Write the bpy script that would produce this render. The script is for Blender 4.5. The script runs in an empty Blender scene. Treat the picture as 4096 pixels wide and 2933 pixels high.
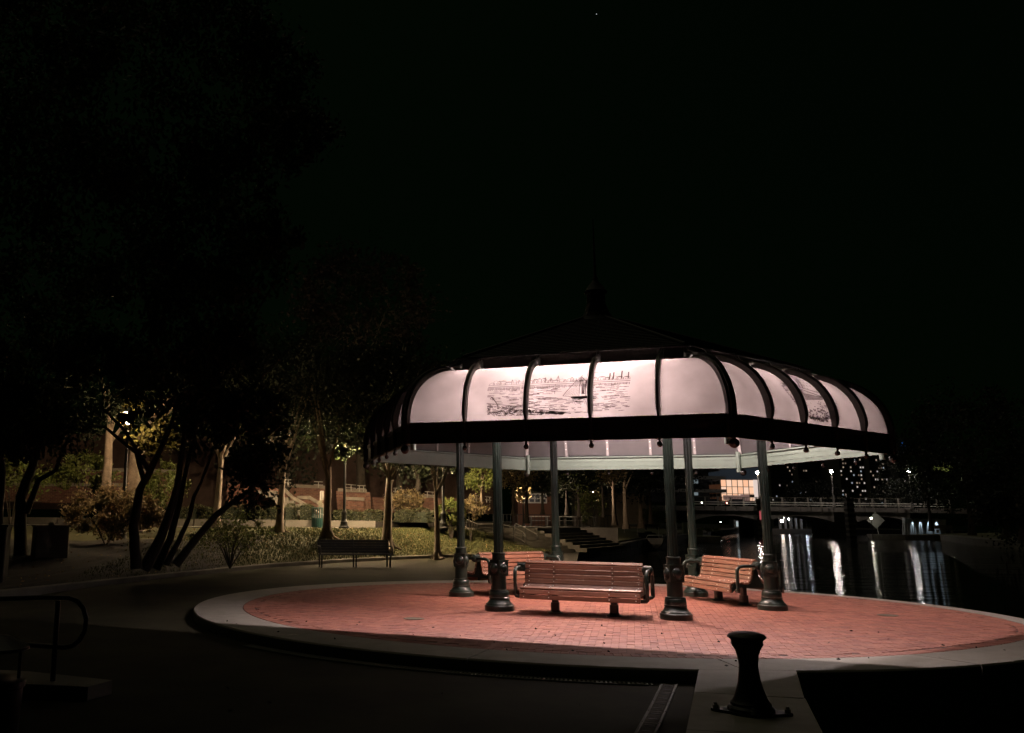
import bpy, math, random
import numpy as np
from mathutils import Vector, Matrix
random.seed(7); rng = np.random.default_rng(7)
R = math.radians; PI = math.pi
sc = bpy.context.scene
col = sc.collection

# ------------------------------------------------------------------ camera
F, PIT, ROL, CH = 3668.1, .1891, .0107, 1.6
PX, PY = 1465.7, 1368.8
cp, sp, cr, sr = math.cos(PIT), math.sin(PIT), math.cos(ROL), math.sin(ROL)
cam = bpy.data.cameras.new('camera'); cam.lens = F/4096*36; cam.sensor_width = 36
cam.shift_x = (2048-PX)/4096; cam.shift_y = -(1466.5-PY)/4096
cam.clip_start = .1; cam.clip_end = 3000
co = bpy.data.objects.new('camera', cam); col.objects.link(co); sc.camera = co
fv = Vector((0, cp, sp)); uv = Vector((0, -sp, cp)); xv = Vector((1, 0, 0))
rv = xv*cr+uv*sr; u2 = uv*cr-xv*sr
co.matrix_world = Matrix(((rv.x, u2.x, -fv.x, 0), (rv.y, u2.y, -fv.y, 0), (rv.z, u2.z, -fv.z, CH), (0, 0, 0, 1)))

# ------------------------------------------------------------------ night sky, dim sky glow
SKY, SUN = .0007, .10
w = bpy.data.worlds.new('World'); sc.world = w; w.use_nodes = True
nt = w.node_tree; nt.nodes.clear()
sky = nt.nodes.new('ShaderNodeTexSky'); sky.sky_type = 'NISHITA'; sky.sun_disc = False
sky.sun_elevation = R(66); sky.sun_rotation = R(-25); sky.dust_density = 3
mx = nt.nodes.new('ShaderNodeMix'); mx.data_type = 'RGBA'; mx.blend_type = 'MULTIPLY'; mx.inputs[0].default_value = 1
mx.inputs[7].default_value = (.22, .55, .13, 1)
bg = nt.nodes.new('ShaderNodeBackground'); bg.inputs[1].default_value = SKY
ow = nt.nodes.new('ShaderNodeOutputWorld')
nt.links.new(sky.outputs[0], mx.inputs[6]); nt.links.new(mx.outputs[2], bg.inputs[0]); nt.links.new(bg.outputs[0], ow.inputs[0])
sl = bpy.data.lights.new('sky_glow_sun', 'SUN'); sl.energy = SUN; sl.angle = R(35); sl.color = (1, .9, .58)
so = bpy.data.objects.new('sky_glow_sun', sl); col.objects.link(so)
so.rotation_euler = (R(-24), R(-10), 0)
vs = sc.view_settings; vs.view_transform = 'Standard'; vs.look = 'None'; vs.exposure = 0; vs.gamma = 1; vs.use_curve_mapping = False
sc.render.engine = 'CYCLES'
cy = sc.cycles; cy.use_denoising = True; cy.max_bounces = 6; cy.diffuse_bounces = 3; cy.glossy_bounces = 3
cy.transmission_bounces = 4; cy.transparent_max_bounces = 6; cy.sample_clamp_indirect = 4
cy.caustics_reflective = False; cy.caustics_refractive = False
try: cy.denoiser = 'OPENIMAGEDENOISE'
except Exception: pass

# photo pixel (4096 wide) -> world, used as a measuring tool
def ray(u, v):
    U, V = u-PX, v-PY
    a = U*cr+V*sr; b = -U*sr+V*cr
    return np.array([a/F, cp+b/F*sp, sp-b/F*cp])
def gp(u, v, z=0):
    d = ray(u, v); t = (z-CH)/d[2]; return np.array([0, 0, CH])+d*t
def dp(u, v, Y):
    d = ray(u, v); return np.array([0, 0, CH])+d*Y/d[1]
def cr5(x, y): return (x/1.8045, 1500+y/1.8045)

# ------------------------------------------------------------------ materials
MATS = {}
def mat(name, c, rough=.6, metal=0, var=.15, scale=6, bump=0, bscale=30, isl=0, emit=None, est=0, coat=0, trans=None, spec=None, hue=None):
    if name in MATS: return MATS[name]
    m = bpy.data.materials.new(name); m.use_nodes = True; n = m.node_tree; p = n.nodes['Principled BSDF']
    p.inputs['Roughness'].default_value = rough; p.inputs['Metallic'].default_value = metal
    if spec is not None: p.inputs['Specular IOR Level'].default_value = spec
    p.inputs['Base Color'].default_value = (*c, 1)
    tc = n.nodes.new('ShaderNodeTexCoord')
    last = None
    if var > 0:
        nz = n.nodes.new('ShaderNodeTexNoise'); nz.inputs['Scale'].default_value = scale; nz.inputs['Detail'].default_value = 6; nz.inputs['Roughness'].default_value = .65
        n.links.new(tc.outputs['Object'], nz.inputs['Vector'])
        rp = n.nodes.new('ShaderNodeValToRGB')
        rp.color_ramp.elements[0].position = .3; rp.color_ramp.elements[1].position = .72
        lo = [max(0, x*(1-var)) for x in c]; hi = [min(1, x*(1+var)) for x in c]
        if hue: hi = hue
        rp.color_ramp.elements[0].color = (*lo, 1); rp.color_ramp.elements[1].color = (*hi, 1)
        n.links.new(nz.outputs['Fac'], rp.inputs[0]); last = rp.outputs[0]
    if isl > 0:
        g = n.nodes.new('ShaderNodeNewGeometry')
        oi = n.nodes.new('ShaderNodeObjectInfo')
        ad = n.nodes.new('ShaderNodeMath'); ad.operation = 'ADD'; n.links.new(g.outputs['Random Per Island'], ad.inputs[0]); n.links.new(oi.outputs['Random'], ad.inputs[1])
        fr = n.nodes.new('ShaderNodeMath'); fr.operation = 'FRACT'; n.links.new(ad.outputs[0], fr.inputs[0])
        mr = n.nodes.new('ShaderNodeMapRange'); mr.inputs[3].default_value = 1-isl; mr.inputs[4].default_value = 1+isl
        n.links.new(fr.outputs[0], mr.inputs[0])
        hs = n.nodes.new('ShaderNodeHueSaturation')
        mh = n.nodes.new('ShaderNodeMapRange'); mh.inputs[3].default_value = .5-.03*isl; mh.inputs[4].default_value = .5+.03*isl
        n.links.new(fr.outputs[0], mh.inputs[0]); n.links.new(mh.outputs[0], hs.inputs['Hue'])
        n.links.new(mr.outputs[0], hs.inputs['Value'])
        if last: n.links.new(last, hs.inputs['Color'])
        else: hs.inputs['Color'].default_value = (*c, 1)
        last = hs.outputs[0]
    if last: n.links.new(last, p.inputs['Base Color'])
    if bump > 0:
        nb = n.nodes.new('ShaderNodeTexNoise'); nb.inputs['Scale'].default_value = bscale; nb.inputs['Detail'].default_value = 5
        n.links.new(tc.outputs['Object'], nb.inputs['Vector'])
        bp = n.nodes.new('ShaderNodeBump'); bp.inputs['Strength'].default_value = bump; bp.inputs['Distance'].default_value = .02
        n.links.new(nb.outputs['Fac'], bp.inputs['Height']); n.links.new(bp.outputs[0], p.inputs['Normal'])
    if coat: p.inputs['Coat Weight'].default_value = coat; p.inputs['Coat Roughness'].default_value = .15
    if emit is not None:
        p.inputs['Emission Color'].default_value = (*emit, 1); p.inputs['Emission Strength'].default_value = est
    if trans is not None:    # translucent foliage
        t = n.nodes.new('ShaderNodeBsdfTranslucent'); t.inputs[0].default_value = (*trans, 1)
        if last: n.links.new(last, t.inputs[0])
        ms = n.nodes.new('ShaderNodeMixShader'); ms.inputs[0].default_value = .4
        o = n.nodes['Material Output']; n.links.new(p.outputs[0], ms.inputs[1]); n.links.new(t.outputs[0], ms.inputs[2]); n.links.new(ms.outputs[0], o.inputs[0])
    MATS[name] = m; return m

LIGHTC = (1.0, .83, .80)
TUBE = [220, 230, 6, 2, 660, 270]; TILT = R(77); CENTRE = 1700; CENTC = (1, .70, .58)
M_green = mat('green_cast_iron_paint', (.012, .023, .018), .34, 0, .3, 9, .15, 60, coat=.3)
M_green_in = mat('pale_green_paint', (.12, .145, .115), .5, 0, .12, 4, .08, 40)
M_black = mat('black_paint', (.008, .009, .008), .45, 0, .3, 10, .1, 50)
M_roof = mat('dark_roof_slate', (.010, .010, .010), .75, 0, .3, 8, .2, 20, isl=.2)
M_rib = mat('dark_bronze_rib', (.034, .030, .026), .3, .4, .3, 12, .1, 60)
M_bolt = mat('steel_bolt', (.85, .85, .80), .38, .6, .05)
M_brick = mat('red_paver', (.265, .092, .064), .72, 0, .3, 3.2, .3, 90, isl=.17)
M_sand = mat('joint_sand', (.055, .03, .024), .9, 0, .3, 20)
M_conc = mat('concrete', (.26, .235, .20), .8, 0, .16, 3.5, .22, 70, isl=.05)
M_conc2 = mat('old_concrete', (.14, .13, .11), .85, 0, .3, 1.2, .3, 40)
M_conc3 = mat('bridge_concrete', (.22, .20, .17), .85, 0, .35, .5, .3, 10)
M_asph = mat('asphalt', (.036, .033, .020), .9, 0, .35, .9, .35, 160, spec=.1)
M_stone = mat('dark_quay_stone', (.06, .055, .05), .8, 0, .4, 1.5, .4, 8, isl=.2)
M_wbrick = mat('wall_brick', (.125, .058, .04), .85, 0, .2, 20, .2, 60, isl=.25)
M_mortar = mat('mortar', (.13, .105, .085), .9, 0, .2, 10)
M_lime = mat('pale_coping_stone', (.17, .15, .12), .8, 0, .2, 5, .2, 30)
M_grass = mat('lawn_soil_grass', (.08, .08, .022), .95, 0, .45, 1.1, .5, 40, hue=(.10, .095, .028))
M_blade = mat('grass_blade', (.062, .070, .018), .8, 0, 0, isl=.15)
M_mulch = mat('mulch', (.018, .014, .010), .95, 0, .5, 12, .6, 30)
M_litter = mat('fallen_leaf', (.30, .20, .09), .8, 0, 0, isl=.4)
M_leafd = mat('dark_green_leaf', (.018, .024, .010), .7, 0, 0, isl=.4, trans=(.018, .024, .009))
M_leafy = mat('yellow_green_leaf', (.11, .13, .03), .55, 0, 0, isl=.4, trans=(.14, .16, .03))
M_leafb = mat('brown_tipped_leaf', (.17, .13, .065), .6, 0, 0, isl=.4, trans=(.14, .11, .04))
M_leafr = mat('reddish_lit_leaf', (.013, .007, .005), .8, 0, 0, isl=.4, trans=(.012, .006, .004))  # red tint of the lit foliage is put into the leaf colour
M_leafg = mat('golden_leaf', (.03, .026, .006), .9, 0, 0, spec=.1, isl=.4, trans=(.034, .032, .008))
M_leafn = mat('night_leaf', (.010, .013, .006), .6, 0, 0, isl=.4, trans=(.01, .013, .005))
M_hedge = mat('hedge_leaf', (.05, .052, .02), .6, 0, 0, isl=.45, trans=(.04, .06, .02))
M_bark = mat('grey_bark', (.16, .12, .085), .9, 0, .4, 5, .8, 12)
M_bark2 = mat('dark_bark', (.035, .028, .02), .9, 0, .4, 8, .7, 14)
M_bark3 = mat('pale_bark', (.17, .135, .10), .9, 0, .35, 3, .7, 8)
M_white = mat('white_paint', (.6, .6, .56), .5)
M_grey = mat('grey_metal_rail', (.28, .27, .25), .4, .5)
M_dim = mat('box_metal', (.11, .10, .07), .55, .2, .3, 3, .1)
M_boss = M_green
def wood():
    m = bpy.data.materials.new('oiled_wood'); m.use_nodes = True; n = m.node_tree; p = n.nodes['Principled BSDF']
    tc = n.nodes.new('ShaderNodeTexCoord'); mp = n.nodes.new('ShaderNodeMapping'); mp.inputs['Scale'].default_value = (1.1, 13, 13)
    oi = n.nodes.new('ShaderNodeObjectInfo'); va = n.nodes.new('ShaderNodeVectorMath'); va.operation = 'ADD'
    n.links.new(tc.outputs['Object'], va.inputs[0]); n.links.new(oi.outputs['Random'], va.inputs[1]); n.links.new(va.outputs[0], mp.inputs[0])
    nz = n.nodes.new('ShaderNodeTexNoise'); nz.inputs['Scale'].default_value = 2.2; nz.inputs['Detail'].default_value = 8; nz.inputs['Distortion'].default_value = .6
    n.links.new(mp.outputs[0], nz.inputs['Vector'])
    rp = n.nodes.new('ShaderNodeValToRGB'); e = rp.color_ramp.elements
    e[0].position = .25; e[0].color = (.15, .062, .038, 1); e[1].position = .75; e[1].color = (.30, .14, .09, 1)
    n.links.new(nz.outputs['Fac'], rp.inputs[0])
    hs = n.nodes.new('ShaderNodeHueSaturation'); mr = n.nodes.new('ShaderNodeMapRange'); mr.inputs[3].default_value = .72; mr.inputs[4].default_value = 1.25
    n.links.new(oi.outputs['Random'], mr.inputs[0]); n.links.new(mr.outputs[0], hs.inputs['Value']); n.links.new(rp.outputs[0], hs.inputs['Color'])
    n.links.new(hs.outputs[0], p.inputs['Base Color']); p.inputs['Roughness'].default_value = .5
    bp = n.nodes.new('ShaderNodeBump'); bp.inputs['Strength'].default_value = .25; bp.inputs['Distance'].default_value = .004
    n.links.new(nz.outputs['Fac'], bp.inputs['Height']); n.links.new(bp.outputs[0], p.inputs['Normal'])
    return m
M_wood = wood()
def panelmat():
    m = bpy.data.materials.new('translucent_panel'); m.use_nodes = True; n = m.node_tree; p = n.nodes['Principled BSDF']
    p.inputs['Base Color'].default_value = (.22, .19, .19, 1); p.inputs['Roughness'].default_value = .22
    tc = n.nodes.new('ShaderNodeTexCoord'); nz = n.nodes.new('ShaderNodeTexNoise'); nz.inputs['Scale'].default_value = 1.6; nz.inputs['Detail'].default_value = 7
    n.links.new(tc.outputs['Object'], nz.inputs['Vector'])
    rp = n.nodes.new('ShaderNodeValToRGB'); rp.color_ramp.elements[0].position = .3; rp.color_ramp.elements[1].position = .62
    rp.color_ramp.elements[0].color = (.060, .0485, .0465, 1); rp.color_ramp.elements[1].color = (.100, .083, .080, 1)
    n.links.new(nz.outputs['Fac'], rp.inputs[0])
    t = n.nodes.new('ShaderNodeBsdfTranslucent'); n.links.new(rp.outputs[0], t.inputs[0])
    ms = n.nodes.new('ShaderNodeMixShader'); ms.inputs[0].default_value = .75
    o = n.nodes['Material Output']; n.links.new(p.outputs[0], ms.inputs[1]); n.links.new(t.outputs[0], ms.inputs[2]); n.links.new(ms.outputs[0], o.inputs[0])
    return m
M_panel = panelmat()
M_ink = mat('brown_ink', (.02, .012, .012), .6, 0, 0, trans=(.03, .018, .018))
M_ink.node_tree.nodes['Mix Shader'].inputs[0].default_value = .8
def watermat():
    m = bpy.data.materials.new('dark_canal_water'); m.use_nodes = True; n = m.node_tree; p = n.nodes['Principled BSDF']
    p.inputs['Base Color'].default_value = (.004, .006, .005, 1); p.inputs['Roughness'].default_value = .012; p.inputs['IOR'].default_value = 1.33
    tc = n.nodes.new('ShaderNodeTexCoord'); mp = n.nodes.new('ShaderNodeMapping'); mp.inputs['Scale'].default_value = (.085, .5, 1)
    n.links.new(tc.outputs['Object'], mp.inputs[0])
    a = n.nodes.new('ShaderNodeTexNoise'); a.inputs['Scale'].default_value = 2.6; a.inputs['Detail'].default_value = 5; a.inputs['Roughness'].default_value = .62
    b = n.nodes.new('ShaderNodeTexNoise'); b.inputs['Scale'].default_value = .9; b.inputs['Detail'].default_value = 2
    n.links.new(mp.outputs[0], a.inputs['Vector']); n.links.new(mp.outputs[0], b.inputs['Vector'])
    ad = n.nodes.new('ShaderNodeMath'); ad.operation = 'MULTIPLY_ADD'; ad.inputs[1].default_value = 1.6
    n.links.new(b.outputs['Fac'], ad.inputs[0]); n.links.new(a.outputs['Fac'], ad.inputs[2])
    bp = n.nodes.new('ShaderNodeBump'); bp.inputs['Strength'].default_value = 1; bp.inputs['Distance'].default_value = .07
    n.links.new(ad.outputs[0], bp.inputs['Height']); n.links.new(bp.outputs[0], p.inputs['Normal'])
    return m
M_water = watermat()
def emat(name, c, s): return mat(name, (.05, .05, .05), .5, 0, 0, emit=c, est=s)

# ------------------------------------------------------------------ mesh helpers
class MB:
    def __init__(s): s.v = []; s.f = []
    def add(s, vs, fs):
        o = len(s.v); s.v += [tuple(float(q) for q in p) for p in vs]; s.f += [tuple(i+o for i in f) for f in fs]
    def box(s, c, d, rz=0, M=None):
        x, y, z = d[0]/2, d[1]/2, d[2]/2; P = []
        for a in (-x, x):
            for b in (-y, y):
                for e in (-z, z):
                    P.append(Vector((a, b, e)))
        m = M if M is not None else Matrix.Rotation(rz, 3, 'Z')
        P = [m @ p + Vector(c) for p in P]
        s.add(P, [(0, 1, 3, 2), (4, 6, 7, 5), (0, 4, 5, 1), (2, 3, 7, 6), (0, 2, 6, 4), (1, 5, 7, 3)])
    def cbox(s, c, d, b, M=None):      # box with chamfered long edges round its local z
        x, y, z = d[0]/2, d[1]/2, d[2]/2
        pr = [(-x+b, -y), (x-b, -y), (x, -y+b), (x, y-b), (x-b, y), (-x+b, y), (-x, y-b), (-x, -y+b)]
        m = M if M is not None else Matrix.Identity(3)
        P = [m @ Vector((p[0], p[1], e)) + Vector(c) for e in (-z, z) for p in pr]
        s.add(P, [tuple(reversed(range(8))), tuple(range(8, 16))]+[(i, (i+1) % 8, 8+(i+1) % 8, 8+i) for i in range(8)])
    def prism(s, poly, z0, z1):        # poly: xy list ccw
        n = len(poly)
        zz0 = z0 if hasattr(z0, '__len__') else [z0]*n
        zz1 = z1 if hasattr(z1, '__len__') else [z1]*n
        s.add([(p[0], p[1], zz0[i]) for i, p in enumerate(poly)]+[(p[0], p[1], zz1[i]) for i, p in enumerate(poly)],
              [tuple(reversed(range(n))), tuple(range(n, 2*n))]+[(i, (i+1) % n, n+(i+1) % n, n+i) for i in range(n)])
    def slab(s, poly3, d):             # planar polygon of 3-D points extruded by vector d
        n = len(poly3); d = Vector(d)
        P = [Vector(p) for p in poly3]
        s.add(P+[p+d for p in P], [tuple(reversed(range(n))), tuple(range(n, 2*n))]+[(i, (i+1) % n, n+(i+1) % n, n+i) for i in range(n)])
    def lathe(s, pr, n=24, c=(0, 0, 0), M=None, flute=None):
        m = M if M is not None else Matrix.Identity(3); P = []
        for r, z in pr:
            for i in range(n):
                a = 2*PI*i/n; rr = r
                if flute and i % 2: rr = r*(1-flute)
                P.append(m @ Vector((rr*math.cos(a), rr*math.sin(a), z))+Vector(c))
        k = len(pr); fs = [((j)*n+i, (j)*n+(i+1) % n, (j+1)*n+(i+1) % n, (j+1)*n+i) for j in range(k-1) for i in range(n)]
        fs += [tuple(reversed(range(n))), tuple(range((k-1)*n, k*n))]
        s.add(P, fs)
    def tube(s, pts, r, n=8, cap=True):
        P = [Vector(p) for p in pts]; k = len(P); rs = r if hasattr(r, '__len__') else [r]*k
        up = None; V = []
        for i in range(k):
            t = (P[min(i+1, k-1)]-P[max(i-1, 0)]).normalized()
            if up is None:
                up = Vector((0, 0, 1)) if abs(t.z) < .9 else Vector((1, 0, 0))
            a = t.cross(up).normalized(); b = a.cross(t).normalized(); up = b
            for j in range(n):
                q = 2*PI*j/n; V.append(P[i]+(a*math.cos(q)+b*math.sin(q))*rs[i])
        fs = [(j*n+i, j*n+(i+1) % n, (j+1)*n+(i+1) % n, (j+1)*n+i) for j in range(k-1) for i in range(n)]
        if cap: fs += [tuple(reversed(range(n))), tuple(range((k-1)*n, k*n))]
        s.add(V, fs)
    def ball(s, c, r, n=10, sz=1):
        pr = [(max(.001, r*math.sin(PI*i/(n//2+2))), -r*sz*math.cos(PI*i/(n//2+2))) for i in range(n//2+3)]
        s.lathe(pr, n, c)
    def mesh(s, name, m, smooth=False, o=(0, 0, 0)):
        me = bpy.data.meshes.new(name)
        v = [(p[0]-o[0], p[1]-o[1], p[2]-o[2]) for p in s.v]
        me.from_pydata(v, [], s.f); me.update()
        if m: me.materials.append(m)
        if smooth:
            me.polygons.foreach_set('use_smooth', [True]*len(me.polygons))
            try: me.set_sharp_from_angle(angle=R(38))
            except Exception: pass
        return me
    def build(s, name, m, parent=None, smooth=False, o=(0, 0, 0), kind=None):
        ob = bpy.data.objects.new(name, s.mesh(name, m, smooth, o)); col.objects.link(ob)
        if parent is not None: ob.parent = parent
        if kind: ob['kind'] = kind
        return ob
def thing(name, label, cat, loc=(0, 0, 0), rz=0, group=None):
    o = bpy.data.objects.new(name, None); col.objects.link(o); o.empty_display_size = .2
    o.location = tuple(float(q) for q in loc); o.rotation_euler = (0, 0, rz); o['label'] = label; o['category'] = cat
    if group: o['group'] = group
    return o
def tag(o, label, cat, group=None, kind=None):
    if label: o['label'] = label
    if cat: o['category'] = cat
    if group: o['group'] = group
    if kind: o['kind'] = kind
    return o
def inst(me, name, parent, loc=(0, 0, 0), rz=0, kind=None):
    o = bpy.data.objects.new(name, me); col.objects.link(o); o.parent = parent; o.location = tuple(float(q) for q in loc); o.rotation_euler = (0, 0, rz)
    if kind: o['kind'] = kind
    return o
def copy_tree(o, parent=None):
    c = o.copy(); col.objects.link(c); c.parent = parent
    for ch in list(o.children): copy_tree(ch, c)
    return c
def npmesh(name, V, nq, m, parent=None, o=(0, 0, 0), kind=None, k=4):
    me = bpy.data.meshes.new(name); V = np.asarray(V, dtype=np.float32)-np.array(o, dtype=np.float32)
    me.vertices.add(len(V)); me.vertices.foreach_set('co', V.ravel())
    if isinstance(nq, int): idx = np.arange(nq*k, dtype=np.int32); nf = nq
    else: idx = np.asarray(nq, dtype=np.int32).ravel(); nf = len(nq)
    me.loops.add(len(idx)); me.loops.foreach_set('vertex_index', idx)
    me.polygons.add(nf); me.polygons.foreach_set('loop_start', np.arange(nf, dtype=np.int32)*k)
    try: me.polygons.foreach_set('loop_total', np.full(nf, k, dtype=np.int32))
    except Exception: pass
    me.update(calc_edges=True); me.validate(); me.materials.append(m)
    ob = bpy.data.objects.new(name, me); col.objects.link(ob)
    if parent is not None: ob.parent = parent
    if kind: ob['kind'] = kind
    return ob
def leafV(C, L, W, droop=0, flat=0):
    """folded diamond leaves at centres C"""
    n = len(C); d = rng.normal(size=(n, 3)); d[:, 2] = d[:, 2]*(1-flat)-droop*1.5
    d /= np.linalg.norm(d, axis=1)[:, None]
    e = rng.normal(size=(n, 3)); s = np.cross(d, e); s /= np.linalg.norm(s, axis=1)[:, None]
    l = (L*rng.uniform(.6, 1.3, n))[:, None]; ww = (W*rng.uniform(.6, 1.3, n))[:, None]
    V = np.empty((n, 4, 3)); V[:, 0] = C-d*l*.5; V[:, 1] = C+s*ww*.5; V[:, 2] = C+d*l*.5; V[:, 3] = C-s*ww*.5
    return V.reshape(-1, 3)
def clumps(c, rad, n, nc=40, cs=.3, hollow=.55):
    """leaf centres gathered in clumps inside an ellipsoid, leaving gaps"""
    c = np.array(c); rad = np.array(rad)
    u = rng.normal(size=(nc, 3)); u /= np.linalg.norm(u, axis=1)[:, None]
    rr = rng.uniform(hollow, 1, nc)**.7
    K = c+u*rr[:, None]*rad
    i = rng.integers(0, nc, n)
    sc_ = rng.uniform(.5, 1.3, nc)
    return K[i]+rng.normal(size=(n, 3))*cs*rad.mean()*sc_[i][:, None]*.6

# ------------------------------------------------------------------ the ground, water
PC = (4.25, 17.86); RI, RO = 6.47, 7.33
def ria(a):     # the brick field reaches closer to the water on its right side
    a = math.degrees((a+PI) % (2*PI)-PI); f = min(max((a+62)/45, 0), 1)*min(max((75-a)/60, 0), 1); f = f*f*(3-2*f); return RI+.47*f
land = MB()
def xb(y):
    if y < 10.6: return 3.66-(10.6-y)*.387
    if y < 24.2: return 4.3
    if y < 50: return 4.9+(y-24.2)*.229
    if y < 87: return 10.8+(y-50)*.405
    return 25.8+(y-87)*.47
def gz(x, y):
    t = min(1, max(0, (y-14)/9)); return -.15+.145*t*t*(3-2*t)
ys = [-12, 0, 6, 8, 10, 10.59, 10.61, 12, 14, 16, 18, 20, 22, 24.1, 24.3, 27, 31, 36, 41.9, 50, 62, 80, 110, 150, 175, 400]
xs_ = np.linspace(0, 1, 13)
G = []
for y in ys:
    x1 = xb(y)
    for t in xs_:
        x = -160+(x1+160)*(1-(1-t)**2.2); G.append((x, y, gz(x, y)))
n = len(xs_)
land.add(G, [(j*n+i, j*n+i+1, (j+1)*n+i+1, (j+1)*n+i) for j in range(len(ys)-1) for i in range(n-1)])
o = land.build('ground', M_asph); o['kind'] = 'structure'
b = MB(); b.add([(-400, -60, -1), (900, -60, -1), (900, 1200, -1), (-400, 1200, -1)], [(0, 1, 2, 3)])
o = b.build('water', M_water); o['kind'] = 'structure'
b = MB(); b.add([(-700, -100, -3), (1400, -100, -3), (1400, 1500, -3), (-700, 1500, -3)], [(0, 1, 2, 3)])
o = b.build('canal_bed', M_mulch); o['kind'] = 'structure'

# ------------------------------------------------------------------ the brick plaza
pz = MB()
N = 120
pz.prism([(PC[0]+ria(2*PI*i/N)*math.cos(2*PI*i/N), PC[1]+ria(2*PI*i/N)*math.sin(2*PI*i/N)) for i in range(N)], -1.6, -.007)
plaza = pz.build('brick_plaza', M_sand); plaza['kind'] = 'structure'
BR = []
ang = R(-16); ca_, sa_ = math.cos(ang), math.sin(ang)
g = .1
for r_ in range(-72, 73):
    for x_ in range(-74, 75):
        if (x_-r_) % 4 == 0: c = ((x_+1)*g, (r_+.5)*g, 0)
        elif (x_-r_-3) % 4 == 0: c = ((x_+.5)*g, (r_+1)*g, 1)
        else: continue
        if math.hypot(c[0], c[1]) < ria(math.atan2(c[1], c[0])+ang)-.23: BR.append(c)
P = {}
def brickverts(hl, hw, dz, tx, ty):
    i = .003; V = []
    for z, k in ((-.05, 0), (-.003, 0), (0, i)):
        for a, b_ in ((-1, -1), (1, -1), (1, 1), (-1, 1)):
            x = a*(hl-k); y = b_*(hw-k); V.append((x, y, z+dz+x*tx+y*ty))
    return V
BF = [(0, 1, 5, 4), (1, 2, 6, 5), (2, 3, 7, 6), (3, 0, 4, 7), (4, 5, 9, 8), (5, 6, 10, 9), (6, 7, 11, 10), (7, 4, 8, 11), (8, 9, 10, 11)]
worlds = []
for c in BR:
    x = c[0]*ca_-c[1]*sa_+PC[0]; y = c[0]*sa_+c[1]*ca_+PC[1]
    worlds.append((x, y, ang+(PI/2 if c[2] else 0)))
# soldier course along the kerb
NS = int(2*PI*(RI-.12)/.104)
sold = []
for i in range(NS):
    a = 2*PI*i/NS; rr = ria(a)-.115
    sold.append((PC[0]+rr*math.cos(a), PC[1]+rr*math.sin(a), a))
allb = worlds+sold
def pscore(x, y):
    if y < 5: return 0
    return 1/y**2*(1 if abs((x/y)) < .9 else 0)
order = sorted(range(len(allb)), key=lambda i: -pscore(allb[i][0], allb[i][1]))
single = set(order[:300])
sm = MB()
shared = []
for k in range(6):
    q = MB(); q.add(brickverts(.0984, .0484, 0, random.uniform(-.012, .012), random.uniform(-.012, .012)), BF); shared.append(q.mesh('brick', M_brick))
for i, (x, y, a) in enumerate(allb):
    dz = random.uniform(-.0025, .0015)
    if i in single:
        inst(random.choice(shared), 'brick', plaza, (x, y, dz), a)
    else:
        V = brickverts(.0984, .0484, dz, random.uniform(-.014, .014), random.uniform(-.014, .014)); c_, s_ = math.cos(a), math.sin(a)
        sm.add([(v[0]*c_-v[1]*s_+x, v[0]*s_+v[1]*c_+y, v[2]) for v in V], BF)
sm.build('brick_field', M_brick, plaza, kind='stuff')
# kerb slabs
kerb = thing('kerb_ring', 'pale concrete kerb ring round the lit brick plaza', 'kerb', (PC[0], PC[1], 0))
del kerb['category']; del kerb['label']; kerb['kind'] = 'structure'
SEG = 15
for k in range(SEG):
    q = MB(); a0 = 2*PI*k/SEG+R(5.6); a1 = a0+2*PI/SEG-.0022; 
    M_ = 14; V = []
    for i in range(M_+1):
        a = a0+(a1-a0)*i/M_
        for r_, z in [(ria(a)+.004, -1.7), (RO, -1.7), (RO, -.02), (RO-.02, 0), (ria(a)+.004, 0)]: V.append((r_*math.cos(a), r_*math.sin(a), z))
    F_ = [(i*5+j, i*5+(j+1) % 5, (i+1)*5+(j+1) % 5, (i+1)*5+j) for i in range(M_) for j in range(5)]+[(4, 3, 2, 1, 0), tuple(M_*5+j for j in range(5))]
    q.add(V, F_); q.build('kerb_slab', M_conc, kerb)
# pier strip with the bollard
pier = thing('pier', '', '', (0, 0, 0)); del pier['category']; del pier['label']; pier['kind'] = 'structure'
def pl(y): return 3.69-(10.56-y)*.391
def prr(y): return 4.60-(10.56-y)*.371
for y0, y1 in ((9.22, 10.62), (7.62, 9.205), (6.0, 7.605), (4.4, 5.985), (2.8, 4.385), (1.2, 2.785), (-3, 1.185), (-8, -3.015)):
    q = MB(); s = -.27
    A = [(pl(y0), y0), (prr(y0)-.06, y0+s*.9), (prr(y0), y0+s*.95+.02), (prr(y1), y1+s*.95), (prr(y1)-.06, y1+s), (pl(y1), y1)]
    if y1 > 10: A[3] = (prr(y1)+.16, 10.62); A[4] = (prr(y1), 10.64)
    q.prism(A, -1.7, -.001); q.build('pier_slab', M_conc, pier)
# trench grates
GZ = -.145
gr = thing('drain_grate', 'curved slotted metal drain grate along the foot of the kerb', 'drain grate', (PC[0], PC[1], GZ))
me = MB(); me.box((0, 0, .004), (.022, .125, .012)); barm = me.mesh('slat', M_grey)
a = R(219)
cnt = 0
while a < R(261.5):
    inst(barm, 'slat', gr, (7.50*math.cos(a), 7.50*math.sin(a), 0), a+PI/2); a += .0058*2*.55; cnt += 1
    if cnt > 290: break
q = MB()
for rr in (7.43, 7.57):
    q.tube([(rr*math.cos(R(t)), rr*math.sin(R(t)), .004) for t in range(219, 263, 2)], .011, 6)
q.build('rail', M_grey, gr)
q = MB(); q.add([((7.43+.14*j)*math.cos(R(t)), (7.43+.14*j)*math.sin(R(t)), -.0022) for t in range(219, 263, 2) for j in (0, 1)], [(2*i, 2*i+1, 2*i+3, 2*i+2) for i in range(21)])
q.build('channel', M_black, gr)
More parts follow.
